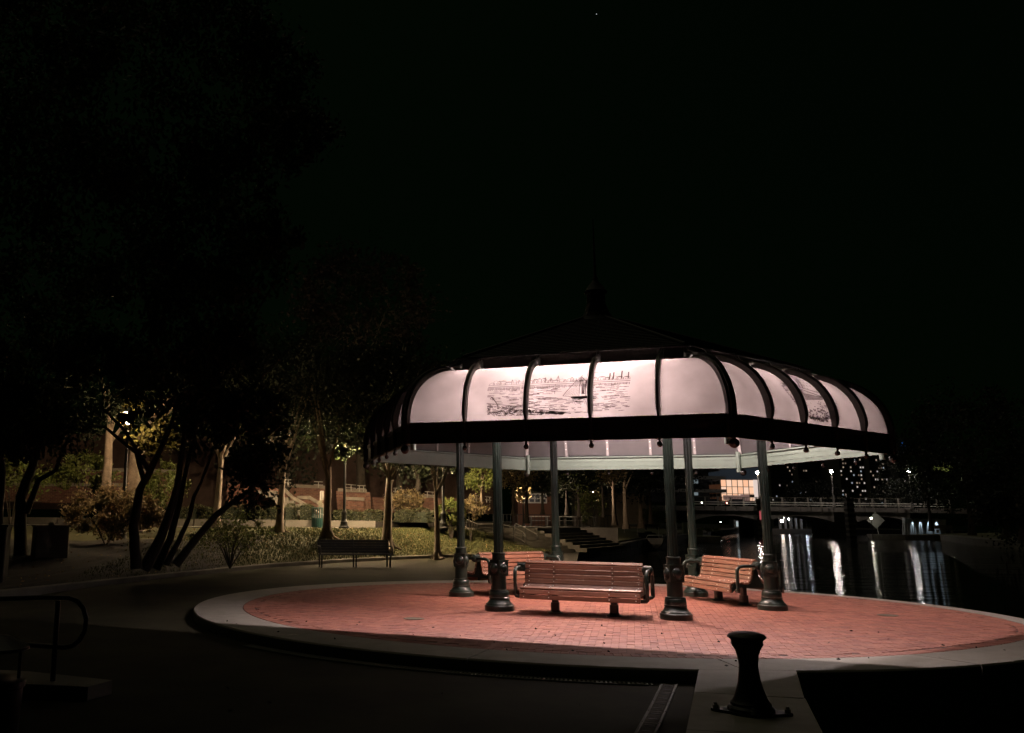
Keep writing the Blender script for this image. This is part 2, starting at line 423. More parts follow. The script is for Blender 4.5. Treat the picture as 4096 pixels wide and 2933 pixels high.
g2 = thing('channel_cover', 'slightly curved cast iron drain cover strip beside the pier', 'drain cover', (3.31, 10.42, GZ))
X_, Y_, A_ = 0., 0., math.atan2(-1.17, -.47)
for k in range(11):
    cx_, cy_ = X_+.255*math.cos(A_), Y_+.255*math.sin(A_); Mz = Matrix.Rotation(A_, 3, 'Z')
    def lb_(mb, x, y, z, d): v_ = Mz @ Vector((x, y, 0)); mb.box((cx_+v_.x, cy_+v_.y, z), d, A_)
    q = MB(); lb_(q, 0, 0, .004, (.505, .17, .012)); lb_(q, 0, .078, .013, (.505, .012, .008)); lb_(q, 0, -.078, .013, (.505, .012, .008))
    for j in range(14): lb_(q, -.225+j*.035, 0, .0125, (.012, .12, .006))
    pn = q.build('cover_plate', mat('worn_iron', (.11, .10, .075), .7, .2, .4, 12, .3, 60), g2)
    for j in (-.12, .12): s_ = MB(); lb_(s_, j, 0, .0155, (.016, .08, .0035)); s_.build('slot', M_black, pn)
    X_ += .522*math.cos(A_); Y_ += .522*math.sin(A_); A_ -= .004
# round covers set in the bricks
for (u, v), lb in (((700+1275/1.334, 2200+368/1.334), 'small round drain cover in the bricks left of the shelter'), ((2300+1580/1.263, 2300+205/1.263), 'small round drain cover in the bricks right of the shelter')):
    p = gp(u, v); t = thing('drain_cover', lb, 'drain cover', (p[0], p[1], .002), 0, 'round covers in the plaza')
    q = MB(); q.lathe([(.17, 0), (.17, .006), (.15, .008), (.14, .004), (.02, .004), (.0, .006)], 20); q.build('lid', M_dim, t, True)

# ------------------------------------------------------------------ the shelter
CX, CY, ROT = 4.8163, 18.7661, -.3991
sh = thing('shelter', 'hexagonal park shelter with glowing curved translucent panels, dark pyramid roof and spire', 'shelter', (CX, CY, 0))
def vx(k, r): a = ROT+k*PI/3; return Vector((r*math.cos(a), r*math.sin(a), 0))
T30 = math.tan(PI/6); C30 = math.cos(PI/6)
A0, A1, Z0, Z1 = 3.46, 4.46, 3.19, 4.20
def prof(t):     # t 0 bottom..1 top -> apothem, z
    th = t*R(82); return A0+(A1-A0)*math.cos(th)**.92, Z0+(Z1-Z0)/math.sin(R(82))**.95*math.sin(th)**.95
def fpt(k, s, a, z):     # face k between corner k and k+1; s lateral (towards corner k+1)
    am = ROT+(k+.5)*PI/3; nx, ny = math.cos(am), math.sin(am); return Vector((nx*a-ny*s, ny*a+nx*s, z))
# columns
colpr = [(.262, 0), (.262, .085), (.25, .10), (.238, .105), (.236, .12), (.215, .135), (.19, .165), (.178, .205), (.185, .215), (.185, .228), (.172, .236), (.176, .27), (.170, .325), (.158, .338), (.165, .346), (.163, .356), (.130, .364), (.127, .60)]
colp2 = [(.116, .872), (.114, .975), (.124, .982), (.124, 1.0), (.118, 1.008), (.095, 1.012)]
COLS = []
c0 = thing('column', 'front left green iron column of the shelter', 'column'); del c0['category']; del c0['label']
q = MB(); q.lathe(colpr, 32); q.build('base', M_green, c0, True)
q = MB(); q.cbox((0, 0, .736), (.25, .25, .27), .012); q.box((0, 0, .874), (.262, .262, .012)); blk = q.build('block', M_green, c0)
for k in range(4):
    q = MB(); Mx = Matrix.Rotation(k*PI/2, 3, 'Z') @ Matrix.Rotation(PI/2, 3, 'Y')
    q.lathe([(.098, .124), (.098, .134), (.088, .146), (.078, .138), (.070, .146), (.05, .162), (.02, .168), (.001, .169)], 20, (0, 0, .736), Mx)
    q.build('boss', M_green, c0, True)
q = MB(); q.lathe(colp2, 24); q.build('collar', M_green, c0, True)
q = MB(); q.lathe([(.090, 1.01), (.086, 1.2), (.083, 4.10)], 24, flute=.10); q.build('shaft', M_green, c0)
q = MB(); q.lathe([(.085, 3.9), (.10, 3.92), (.10, 3.96), (.12, 4.0), (.15, 4.08), (.15, 4.14)], 20); q.build('capital', M_green, c0, True)
for k in range(6):
    c = c0 if k == 0 else copy_tree(c0)
    c.parent = sh; p = vx(k, 3.0); c.location = p; c.rotation_euler = (0, 0, ROT+k*PI/3)
    COLS.append(c)
# ring beam and soffit
q = MB()
for k in range(6):
    p, r_ = vx(k, 3.12), vx(k+1, 3.12); p2, r2 = vx(k, 2.88), vx(k+1, 2.88)
    q.add([(*p.xy, 4.14), (*r_.xy, 4.14), (*r2.xy, 4.14), (*p2.xy, 4.14), (*p.xy, 4.30), (*r_.xy, 4.30), (*r2.xy, 4.30), (*p2.xy, 4.30)], [(3, 2, 1, 0), (4, 5, 6, 7), (0, 1, 5, 4), (1, 2, 6, 5), (2, 3, 7, 6), (3, 0, 4, 7)])
q.build('ring_beam', M_green_in, sh)
q = MB(); q.prism([tuple(vx(k, 3.93).xy) for k in range(6)], 4.30, 4.325); q.build('soffit', M_green_in, sh)
# fascia: one board per face, plain outside, moulded and paler inside
for k in range(6):
    q = MB(); q_in = MB()
    def board(mb, a0, a1, z0, z1):
        h0, h1 = a0*T30, a1*T30
        P_ = [fpt(k, -h1, a1, z0), fpt(k, h1, a1, z0), fpt(k, h0, a0, z0), fpt(k, -h0, a0, z0)]
        mb.add(P_+[Vector((p.x, p.y, z1)) for p in P_], [(3, 2, 1, 0), (4, 5, 6, 7), (0, 1, 5, 4), (1, 2, 6, 5), (2, 3, 7, 6), (3, 0, 4, 7)])
    board(q, 4.44, 4.475, 2.84, 3.17); board(q, 4.475, 4.50, 3.12, 3.19); board(q, 4.475, 4.495, 2.83, 2.87)
    fo = q.build('fascia', M_black, sh)
    board(q_in, 4.40, 4.438, 2.84, 3.13); board(q_in, 4.395, 4.40, 2.92, 2.95); board(q_in, 4.392, 4.40, 3.03, 3.10); board(q_in, 4.36, 4.438, 3.132, 3.158)
    q_in.build('inner_fascia', M_green_in, sh)
    # roof edge band (gutter)
    q = MB(); board(q, 3.46, 3.56, 4.19, 4.235); board(q, 3.30, 3.42, 4.23, 4.43); board(q, 3.26, 3.46, 4.43, 4.455)
    q.build('roof_edge', M_rib, sh)
    # five translucent panels per face
    edges = [None, -1.545, -.515, .515, 1.545, None]
    for j in range(5):
        q = MB(); NT, NS_ = 14, 4; V = []
        for i in range(NT+1):
            a, z = prof(i/NT); h = a*T30
            s0 = -h if edges[j] is None else max(edges[j], -h); s1 = h if edges[j+1] is None else min(edges[j+1], h)
            for m_ in range(NS_+1):
                bul = 0
                V.append(fpt(k, s0+(s1-s0)*m_/NS_, a+bul, z))
        q.add(V, [(i*(NS_+1)+m_, i*(NS_+1)+m_+1, (i+1)*(NS_+1)+m_+1, (i+1)*(NS_+1)+m_) for i in range(NT) for m_ in range(NS_)])
        q.build('panel', M_panel, sh, True)
    # four slim ribs per face, each with a hanging ball finial
    for s in (-1.545, -.515, .515, 1.545):
        q = MB(); NT = 14; V = []
        pts = [(4.50, 2.84), (4.50, 3.19)]+[(prof(i/NT)[0]+.045, prof(i/NT)[1]+.012) for i in range(1, NT+1)]+[(3.42, 4.30), (3.36, 4.38)]
        for i, (a, z) in enumerate(pts):
            a2, z2 = pts[min(i+1, len(pts)-1)]; a1, z1 = pts[max(i-1, 0)]; ta, tz = a2-a1, z2-z1; l = math.hypot(ta, tz); na, nz_ = tz/l, -ta/l
            wd = .022 if i < 2 else .036; dep = .045; do = .085 if i > 1 else .05
            for (ds, dn) in ((-wd, -dep), (wd, -dep), (wd, do*.6), (wd*.5, do), (-wd*.5, do), (-wd, do*.6)):
                V.append(fpt(k, s+ds, a+na*dn, z+nz_*dn))
        K = len(pts)
        q.add(V, [(i*6+m_, i*6+(m_+1) % 6, (i+1)*6+(m_+1) % 6, (i+1)*6+m_) for i in range(K-1) for m_ in range(6)]+[(5, 4, 3, 2, 1, 0), tuple((K-1)*6+m_ for m_ in range(6))])
        rb = q.build('rib', M_rib, sh)
        q = MB(); c = fpt(k, s, 4.50, 0); q.lathe([(.01, 2.705), (.03, 2.715), (.044, 2.74), (.044, 2.757), (.03, 2.782), (.018, 2.79), (.018, 2.80), (.03, 2.81), (.018, 2.825), (.03, 2.835), (.045, 2.84)], 14, c)
        q.build('finial', M_rib, rb, True)
        # inner glazing bar with bolts
        q = MB(); V = []
        for i in range(NT+1):
            a, z = prof(i/NT); a -= .012; z -= .006
            for ds, dn in ((-.028, 0), (.028, 0), (.028, -.01), (-.028, -.01)): V.append(fpt(k, s+ds, a+dn, z))
        q.add(V, [(i*4+m_, i*4+(m_+1) % 4, (i+1)*4+(m_+1) % 4, (i+1)*4+m_) for i in range(NT) for m_ in range(4)])
        gb = q.build('glazing_bar', M_panel if 0 else mat('grey_glazing_bar', (.25, .21, .20), .4, .2), sh)
        q = MB()
        for i in range(1, 9):
            a, z = prof(i/9.5); q.ball(fpt(k, s, a-.026, z-.006), .012, 6)
        q.build('bolts', M_bolt, gb)
    # tube lamp along the face top, with an added area light aimed outward
    q = MB(); q.tube([fpt(k, -1.86, 3.40, 4.09), fpt(k, 1.86, 3.40, 4.09)], .014, 10)
    tb = q.build('light_tube', emat('tube_light_%d' % TUBE[k], LIGHTC, TUBE[k]*.24), sh)
    q = MB()
    for s in (-1.88, 1.88): q.box(fpt(k, s, 3.40, 4.12), (.05, .05, .07), ROT+(k+.5)*PI/3)
    q.build('tube_holder', M_green_in, tb)
    l = bpy.data.lights.new('tube_glow', 'AREA'); l.shape = 'RECTANGLE'; l.size = 3.5; l.size_y = .05; l.energy = TUBE[k]; l.color = LIGHTC
    lo = bpy.data.objects.new('tube_glow', l); col.objects.link(lo); lo.parent = tb; am = ROT+(k+.5)*PI/3; lo.location = fpt(k, 0, 3.42, 4.075)
    dn = Vector((math.cos(am)*math.sin(TILT), math.sin(am)*math.sin(TILT), -math.cos(TILT))); xa_ = Vector((-math.sin(am), math.cos(am), 0)); za = -dn; ya = za.cross(xa_)
    lo.rotation_euler = Matrix((xa_, ya, za)).transposed().to_euler()
q = MB(); q.lathe([(.16, 4.30), (.16, 4.16), (.14, 4.14), (.001, 4.13)], 20); cl = q.build('ceiling_lamp', emat('ceiling_lamp_lens', LIGHTC, 6), sh, True)
l = bpy.data.lights.new('ceiling_glow', 'SPOT'); l.energy = CENTRE; l.color = CENTC; l.shadow_soft_size = .06; l.spot_size = R(116); l.spot_blend = .75
lo = bpy.data.objects.new('ceiling_glow', l); col.objects.link(lo); lo.parent = cl; lo.location = (0, 0, 4.09)
# corner ribs
for k in range(6):
    q = MB(); NT = 16; V = []; a_ = ROT+k*PI/3; er = Vector((math.cos(a_), math.sin(a_), 0)); et = Vector((-er.y, er.x, 0))
    pts = [(4.50/C30, 2.83), (4.50/C30, 3.19)]+[((prof(i/NT)[0]+.045)/C30, prof(i/NT)[1]+.015) for i in range(1, NT+1)]+[(3.42/C30, 4.30), (3.34/C30, 4.42)]
    for i, (a, z) in enumerate(pts):
        a2, z2 = pts[min(i+1, len(pts)-1)]; a1, z1 = pts[max(i-1, 0)]; ta, tz = a2-a1, z2-z1; l = math.hypot(ta, tz); na, nz_ = tz/l, -ta/l
        wd = .07; dep = .06
        for (ds, dn) in ((-wd, -dep), (wd, -dep), (wd, dep*.3), (wd*.55, dep*.45), (wd*.5, dep), (-wd*.5, dep), (-wd*.55, dep*.45), (-wd, dep*.3)):
            V.append(er*(a+na*dn)+et*ds+Vector((0, 0, z+nz_*dn)))
    K = len(pts)
    q.add(V, [(i*8+m_, i*8+(m_+1) % 8, (i+1)*8+(m_+1) % 8, (i+1)*8+m_) for i in range(K-1) for m_ in range(8)]+[tuple(reversed(range(8))), tuple((K-1)*8+m_ for m_ in range(8))])
    cb = q.build('corner_rib', M_rib, sh)
    q = MB(); c = er*(4.50/C30); q.lathe([(.01, 2.665), (.04, 2.675), (.07, 2.71), (.078, 2.745), (.07, 2.78), (.045, 2.805), (.03, 2.815), (.05, 2.825), (.05, 2.83)], 18, c)
    q.build('finial', M_rib, cb, True)
    q = MB(); q.tube([er*(4.34/C30)+Vector((0, 0, 2.74)), er*(4.34/C30)+Vector((0, 0, 3.22))], .045, 14); q.build('drop_tube', M_green_in, sh, True)
    q = MB()                                   # bent strap inside the mitre of the panels
    V = []
    for i in range(13):
        a, z = prof(i/12*.96); 
        for ds in (-.04, .04): V.append(er*((a-.03)/C30)+et*ds+Vector((0, 0, z-.01)))
        for ds in (.04, -.04): V.append(er*((a-.045)/C30)+et*ds+Vector((0, 0, z-.02)))
    q.add(V, [(i*4+m_, i*4+(m_+1) % 4, (i+1)*4+(m_+1) % 4, (i+1)*4+m_) for i in range(12) for m_ in range(4)])
    q.build('corner_strap', mat('grey_glazing_bar', (.25, .21, .20)), sh)
# pyramid roof: shingled courses, hips, cupola, spire
for k in range(6):
    rf = MB(); R0, R1, z0, z1 = 3.82, .45, 4.46, 5.66
    rf.add([(*vx(k, R0).xy, z0), (*vx(k+1, R0).xy, z0), (*vx(k+1, R1).xy, z1), (*vx(k, R1).xy, z1), (*vx(k, R0-.1).xy, z0-.02), (*vx(k+1, R0-.1).xy, z0-.02), (*vx(k+1, R1-.05).xy, z1-.04), (*vx(k, R1-.05).xy, z1-.04)], [(0, 1, 2, 3), (7, 6, 5, 4), (0, 4, 5, 1)])
    ro = rf.build('roof', M_roof, sh)
    q = MB(); n_ = 22
    for i in range(n_):
        t0, t1 = i/n_, (i+1)/n_; ra, rb_ = R0+(R1-R0)*t0, R0+(R1-R0)*t1; za, zb = z0+(z1-z0)*t0+.03, z0+(z1-z0)*t1+.012
        nb = max(1, int(ra/.28))
        for j in range(nb):
            p0 = vx(k, ra).lerp(vx(k+1, ra), (j+.02)/nb); p1 = vx(k, ra).lerp(vx(k+1, ra), (j+.98)/nb); p2 = vx(k, rb_).lerp(vx(k+1, rb_), (j+.98)/nb); p3 = vx(k, rb_).lerp(vx(k+1, rb_), (j+.02)/nb)
            q.add([(*p0.xy, za), (*p1.xy, za), (*p2.xy, zb), (*p3.xy, zb), (*p0.xy, za-.02), (*p1.xy, za-.02)], [(0, 1, 2, 3), (4, 5, 1, 0)])
    q.build('shingles', M_roof, ro, kind='stuff')
    q = MB(); q.tube([(*vx(k, R0+.02).xy, z0+.03), (*vx(k, R1).xy, z1+.03)], .035, 8); q.build('hip', M_roof, sh, True)
q = MB(); q.lathe([(.50, 5.60), (.42, 5.68), (.33, 5.76), (.26, 5.87), (.215, 6.0), (.20, 6.02), (.20, 6.06)], 6, M=Matrix.Rotation(ROT, 3, 'Z')); q.build('cupola_base', M_roof, sh)
q = MB(); q.lathe([(.19, 6.06), (.19, 6.28), (.235, 6.29), (.235, 6.33), (.20, 6.36), (.15, 6.45), (.08, 6.53), (.05, 6.58), (.06, 6.60), (.05, 6.63), (.03, 6.66), (.022, 7.2), (.008, 7.93)], 18); q.build('spire', M_roof, sh, True)

# ---- engraved pictures printed on the panels (ink strokes a few mm proud of the panel)
def ink(k, strokes, smin, smax):
    V = []; Fq = []
    for st in strokes:
        wd = st[0]*(1.05 if k == 4 else 1.7); pts = st[1:]
        fine = []
        for (s0, t0), (s1, t1) in zip(pts[:-1], pts[1:]):
            m_ = max(1, int(max(abs(s1-s0)/.4, abs(t1-t0)/.04)))
            for i in range(m_): fine.append((s0+(s1-s0)*i/m_, t0+(t1-t0)*i/m_))
        fine.append(pts[-1])
        prev = None
        for i, (s, t) in enumerate(fine):
            s2, t2 = fine[min(i+1, len(fine)-1)]; s1, t1 = fine[max(i-1, 0)]
            ds, dt = (s2-s1), (t2-t1)*1.5; l = math.hypot(ds, dt) or 1; ns, nt_ = -dt/l*wd/2, ds/l*wd/2/1.5
            for sg in (1, -1):
                a, z = prof(min(.99, max(.01, t+nt_*sg))); V.append(fpt(k, s+ns*sg, a+.004, z+.002))
            if prev is not None: Fq.append((prev, prev+1, len(V)-1, len(V)-2))
            prev = len(V)-2
    return npmesh('engraving', np.array([tuple(v) for v in V]), Fq, M_ink, sh, kind='stuff')
# picture A on the front face (k=4): u,v in picture space 0..1 -> lateral, arc
rnd = random.Random(3)
def PA(u, v):  # picture spans from -1.42 .. .92 lateral (left to right), t .05 .. .78
    return (-1.18+u*2.31, .04+v*.55)
S = []
def st(wd, *p): S.append((wd,)+tuple(PA(*q_) for q_ in p))
hor = .66
for i in range(430):        # water lines
    v = rnd.uniform(.02, hor-.05)**1.0; u = rnd.uniform(0, .97); L_ = rnd.uniform(.012, .06)
    if v < .30-.30*(u/.62) and u < .62: continue
    if .53 < u+L_/2 < .74 and .3 < v < .62: continue
    st(rnd.uniform(.004, .009), (u, v), (u+L_*.5, v+rnd.uniform(-.004, .004)), (min(1, u+L_), v))
# wharf with piles
st(.012, (0, hor), (1, hor+.015)); st(.008, (0, hor+.05), (1, hor+.06))
for i in range(120):
    u = i/120+rnd.uniform(0, .003); h = .07 if u < .77 else .055; st(.009, (u, hor-.02), (u, hor-.02-h*rnd.uniform(.7, 1.1)))
# houses on the skyline
u = .005
while u < .98:
    w_ = rnd.uniform(.02, .05); h = rnd.uniform(.03, .10)*(1.25 if .25 < u < .6 else 1); b0 = hor+.06
    st(.006, (u, b0), (u, b0+h), (u+w_*.5, b0+h+.035), (u+w_, b0+h), (u+w_, b0)); 
    if rnd.random() < .5: st(.014, (u+.004, b0+h+.012), (u+w_-.004, b0+h+.012))
    for m_ in range(2): st(.006, (u+w_*(.3+.4*m_), b0+.01), (u+w_*(.3+.4*m_), b0+h*.6))
    u += w_*rnd.uniform(.75, 1.1)
for u, h in ((.17, .20), (.22, .17), (.33, .18), (.41, .24), (.45, .2), (.50, .3), (.86, .3), (.885, .34), (.94, .4), (.985, .32)):
    st(.010 if u < .8 else .018, (u, hor+.08), (u, hor+.08+h*.62)); 
    if u < .6: st(.007, (u-.012, hor+.12), (u, hor+.08+h*.62), (u+.012, hor+.12))
for k_ in range(3): st(.004, (.86-.04*k_, .96+.01*k_), (.80-.03*k_, .985), (.74-.02*k_, .97))
# large sloop with reflections
for a_, b_ in (((.60, .34), (.735, .345)), ((.60, .34), (.615, .30)), ((.615, .30), (.735, .305)), ((.735, .345), (.75, .33)), ((.735, .305), (.75, .33))): st(.014, a_, b_)
for i in range(7): st(.010, (.605+.004*i, .335-.005*i), (.738, .338-.005*i))
st(.009, (.655, .34), (.668, .90)); st(.007, (.70, .34), (.705, .80)); st(.006, (.60, .345), (.545, .37)); st(.011, (.545, .37), (.665, .86))
for i in range(9): st(.004, (.56+.012*i, .37), (.664, .82-.02*i))
for i in range(8): st(.005, (.675+.002*i, .40), (.668+.004*i, .78-.02*i))
st(.012, (.672, .40), (.70, .405), (.70, .72), (.668, .84)); st(.011, (.71, .38), (.745, .39), (.706, .74)); 
for i in range(6): st(.004, (.712+.006*i, .39), (.706, .72-.04*i))
for i in range(9): st(.005, (.62+.01*i, .27-.012*(i % 4)), (.61+.012*i, .20-.015*(i % 3)))
# small boat
st(.014, (.47, .55), (.505, .55)); st(.006, (.487, .56), (.487, .66), (.503, .57), (.487, .57)); st(.005, (.487, .66), (.474, .575)); st(.006, (.485, .5), (.487, .42))
# rocky shore with anchor and gull
for i in range(330):
    u = rnd.uniform(0, .6); top = .27-.27*(u/.62)**.8
    if top < .03: continue
    v = rnd.uniform(0, top); L_ = rnd.uniform(.006, .03); d_ = rnd.uniform(-.5, .6)
    st(rnd.uniform(.006, .013), (u, v), (u+L_*.5, v+L_*d_+.006), (u+L_, v+L_*d_*.4))
st(.010, (0, .27), (.08, .24), (.2, .19), (.33, .14), (.45, .07), (.6, .01))
for i in range(12):
    c_ = (.01+rnd.random()*.2, .04+rnd.random()*.14); rr = rnd.uniform(.012, .022); st(.008, *[(c_[0]+rr*.6*math.cos(t), c_[1]+rr*1.3*math.sin(t)) for t in np.linspace(0, PI*1.6, 7)])
st(.016, (.035, .40), (.065, .30), (.085, .21)); st(.013, (.025, .37), (.035, .41), (.055, .36), (.04, .34))
st(.010, (.45, .10), (.46, .145), (.47, .13), (.49, .11), (.47, .09), (.45, .10))
ink(4, S, 0, 0)
# picture B on the right face (k=5): a rounded vignette with a tall building, fence and bank
S = []
def PB(u, v): return (-.74+u*1.62, .04+v*.78)
def st(wd, *p): S.append((wd,)+tuple(PB(*q_) for q_ in p))
def inside(u, v): return ((u-.5)/.5)**2+((v-.5)/.52)**2 < 1
for i in range(900):
    u, v = rnd.random(), rnd.random()
    if not inside(u, v): continue
    if v < .18 or (u < .32 and v < .32) or (u > .82 and v < .5) or (u < .35 and .42 < v < .60): L_ = rnd.uniform(.015, .05); st(rnd.uniform(.008, .016), (u, v), (u+L_, v+rnd.uniform(-.02, .02)))
    elif v < .3 and u > .55 or rnd.random() < .16: L_ = rnd.uniform(.01, .03); st(.007, (u, v), (u+L_, v+rnd.uniform(-.02, .02)))
for s_ in ((.02, (.38, .52), (.60, .98)), (.022, (.44, .52), (.64, .96))): st(s_[0], s_[1], s_[2])
for i in range(4):
    for j in range(5): st(.02, (.53+.07*i, .60+.075*j), (.53+.07*i, .635+.075*j))
st(.012, (.42, .54), (.86, .47)); st(.012, (.42, .92), (.84, .84)); st(.009, (.50, .55), (.50, .9)); st(.012, (.36, .50), (.80, .40)); st(.01, (.08, .62), (.34, .66), (.34, .82), (.08, .76))
for i in range(3): st(.02, (.15+.06*i, .64), (.15+.06*i, .72))
for i in range(26): st(.010, (.34+.018*i, .40), (.34+.018*i, .31+.002*i))
st(.010, (.34, .31), (.82, .38)); st(.010, (.34, .41), (.82, .40)); st(.01, (.04, .42), (.34, .50), (.1, .50))
for i in range(40):
    t = i/40*PI+PI; st(.014, (.5+.5*math.cos(t), .5+.5*math.sin(t)), (.5+.47*math.cos(t+.06), .5+.46*math.sin(t+.06)))
for i in range(24): t = R(-60)+i*R(4.5); st(.02, (.5+.49*math.cos(t), .5+.5*math.sin(t)), (.5+.44*math.cos(t+.1), .5+.45*math.sin(t+.1)))
ink(5, S, 0, 0)

# ------------------------------------------------------------------ the double sided benches
HALF = [(.535, .300, 84), (.525, .382, 76), (.472, .447, 18), (.385, .452, -4), (.295, .440, -6), (.205, .432, -2), (.135, .462, 48), (.098, .536, 74), (.080, .620, 79), (.065, .704, 80), (.050, .788, 80), (.020, .858, 38)]
def slat_mesh(L):
    q = MB(); q.cbox((0, 0, 0), (.030, .0735, L), .006, Matrix.Rotation(PI/2, 3, 'Y')); return q
SLm = slat_mesh(2.0)
slm = SLm.mesh('slat', M_wood)
bq = MB()
for x in (-.93, -.5, .5, .93): bq.ball((x, 0, .0155), .010, 8)
boltm = bq.mesh('bolts', M_bolt)
# slat mesh runs along x; local z is its outer normal
bench = thing('bench', 'reddish wooden slatted bench facing front between two green columns', 'bench', group='wooden benches under the shelter')
for sg in (1, -1):
    for y, z, a in HALF:
        o = inst(slm, 'slat', bench, (random.uniform(-.002, .002), -sg*y, z))
        # outer normal: rotate about x so that local +z tilts towards the sitter
        o.rotation_euler = (R(90-a)-PI/2+R(0), 0, 0) if 0 else (sg*R(a), 0, 0)
        bo = inst(boltm, 'bolts', o)
for x in (-.97, -.5, .5, .97):
    q = MB(); th = .05
    up = [(y-.022 if y > .1 else max(y-.03, 0), z-.02) for y, z, a in HALF]
    poly = [(up[0][0]-.01, up[0][1]-.02)]+up+[(0, .85)]
    lo = [(-a_, b_) for a_, b_ in reversed(poly[:-1])]
    full = poly+lo+[(-.40, .36), (-.2, .36), (.2, .36), (.40, .36)]
    q.slab([(x-th/2, p_[0], p_[1]) for p_ in full], (th, 0, 0)); q.build('frame', M_black if 0 else M_green, bench)
for x in (-.5, .5):
    q = MB(); q.cbox((x, 0, .21), (.105, .105, .42), .02); q.cbox((x, 0, .115), (.14, .14, .14), .02); q.lathe([(.135, 0), (.13, .012), (.09, .03), (.08, .06)], 14, (x, 0, 0)); q.build('leg', M_green, bench)
for sx in (-1, 1):
    q = MB(); Mx = Matrix.Rotation(PI/2, 3, 'Y'); q.lathe([(.05, -.02), (.078, -.01), (.078, .13), (.06, .15), (.035, .165), (.001, .168)], 16, (sx*(1.0 if sx > 0 else 1.14), 0, .77), Mx)
    q.box((sx*1.06, 0, .76), (.10, .15, .12)); hub = q.build('arm_hub', M_green, bench, True)
    for sy in (-1, 1):
        q = MB(); X = sx*1.10
        pth = [(X, sy*.03, .765), (X, sy*.30, .765), (X, sy*.38, .75), (X, sy*.425, .715), (X, sy*.44, .66), (X, sy*.44, .36), (X, sy*.435, .315), (X-sx*.02, sy*.42, .295), (X-sx*.08, sy*.40, .29), (X-sx*.16, sy*.38, .29)]
        q.tube(pth, .032, 12); q.build('armrest', M_green, bench, True)
def place(o, k0, k1):
    a, b_ = vx(k0, 3.0), vx(k1, 3.0); m_ = (a+b_)/2; o.location = (CX+m_.x, CY+m_.y, 0); d = b_-a; o.rotation_euler = (0, 0, math.atan2(d.y, d.x))
b2 = copy_tree(bench); b3 = copy_tree(bench)
place(bench, 4, 5); place(b2, 1, 0); place(b3, 2, 3)
bench['label'] = 'wooden slatted bench nearest the camera, between the two front columns'
b2['label'] = 'wooden slatted bench seen at an angle, rightmost, with the canal behind it'
b3['label'] = 'wooden slatted bench at the back left, partly hidden behind the front bench'

# ------------------------------------------------------------------ bollard
bl = thing('bollard', 'black waisted iron mooring bollard on the concrete pier in the foreground', 'bollard', (3.31, 8.25, 0), R(-18))
q = MB(); q.lathe([(.19, .02), (.19, .045), (.175, .06), (.165, .065), (.165, .085), (.15, .10), (.135, .125), (.115, .18), (.095, .25), (.083, .33), (.078, .39), (.083, .45), (.10, .51), (.128, .56), (.135, .572), (.128, .58), (.132, .60), (.158, .618), (.160, .628), (.145, .645), (.09, .663), (.001, .672)], 28); q.build('post', mat('black_iron', (.006, .006, .006), .55, 0, .3, 12, .2, 70), bl, True)
q = MB(); pts = []
for i in range(36):
    t = 2*PI*i/36; r_ = .205+.12*max(0, math.cos(2*t))**5*(1); pts.append((r_*math.cos(t), r_*math.sin(t)))
q.prism(pts, 0, .022); q.build('base_plate', MATS['black_iron'], bl)
for x, y in ((-.285, 0), (.285, 0), (0, -.185), (0, .185)):
    q = MB(); q.lathe([(.024, .022), (.024, .05), (.015, .052), (.015, .066), (.012, .072)], 6, (x, y, 0)); q.build('bolt', mat('dull_bolt', (.25, .24, .21), .45, .5), bl)

n_ = 90; C_ = np.stack([rng.uniform(-4, 9, n_), rng.uniform(8.5, 15, n_), np.zeros(n_)], 1)
d_ = np.hypot(C_[:, 0]-PC[0], C_[:, 1]-PC[1]); C_ = C_[(d_ < RO-.05) | ((C_[:, 0] < 2.2) & (C_[:, 1] < 10))]; d_ = np.hypot(C_[:, 0]-PC[0], C_[:, 1]-PC[1]); C_[:, 2] = np.where(d_ < RO, .008, -.14)
V_ = leafV(C_, .05, .03, 0, .95); o = npmesh('fallen_leaves', V_, len(C_), M_mulch); tag(o, 'few small dark leaves lying on the kerb and bricks in front', 'leaf litter', kind='stuff')
# ------------------------------------------------------------------ left foreground: slab, handrail, litter bin
q = MB(); q.prism([(-5.5, 10.55), (-4.6, 9.25), (-3.2, 9.35), (-2.63, 9.25), (-2.5, 9.63), (-3.48, 10.09)], -.16, -.02)
o = q.build('concrete_step', M_conc); o.data.materials[0] = M_conc2; tag(o, 'low concrete step under the handrail at the far left', 'step')
hp = gp(212, 2724, -.02)
hr = thing('handrail', 'dark handrail with a rounded looped end at the left edge', 'handrail', (hp[0], hp[1], -.02))
def hx(x, y): p = dp(x/1.74, 2000+y/1.74, hp[1]); return Vector((p[0]-hp[0], 0, p[2]+.02))
q = MB(); q.tube([hx(-40, 690), hx(310, 678), hx(480, 682), hx(540, 705), hx(580, 755), hx(600, 830), hx(590, 910), hx(555, 975), hx(505, 1015), hx(450, 1027), hx(235, 1012), hx(-40, 1000)], .024, 12); q.build('rail', mat('dark_steel', (.008, .009, .009), .35, .5, .1), hr, True)
q = MB(); p = hx(405, 700); q.tube([(p.x*.5, 0, -.02), p], .026, 12); q.build('post', MATS['dark_steel'], hr, True)
bn = gp(20, 2890, -.15)
bi = thing('litter_bin', 'black litter bin cut by the left frame edge beside the handrail', 'bin', (-2.62, 6.75, -.15))
q = MB(); q.lathe([(.20, 0), (.22, .03), (.235, .55), (.25, .56), (.25, .60), (.235, .61)], 20); q.build('body', M_black, bi, True)
q = MB(); q.lathe([(.22, .80), (.26, .81), (.26, .83), (.12, .90), (.001, .92)], 20); q.build('lid', M_black, bi, True)
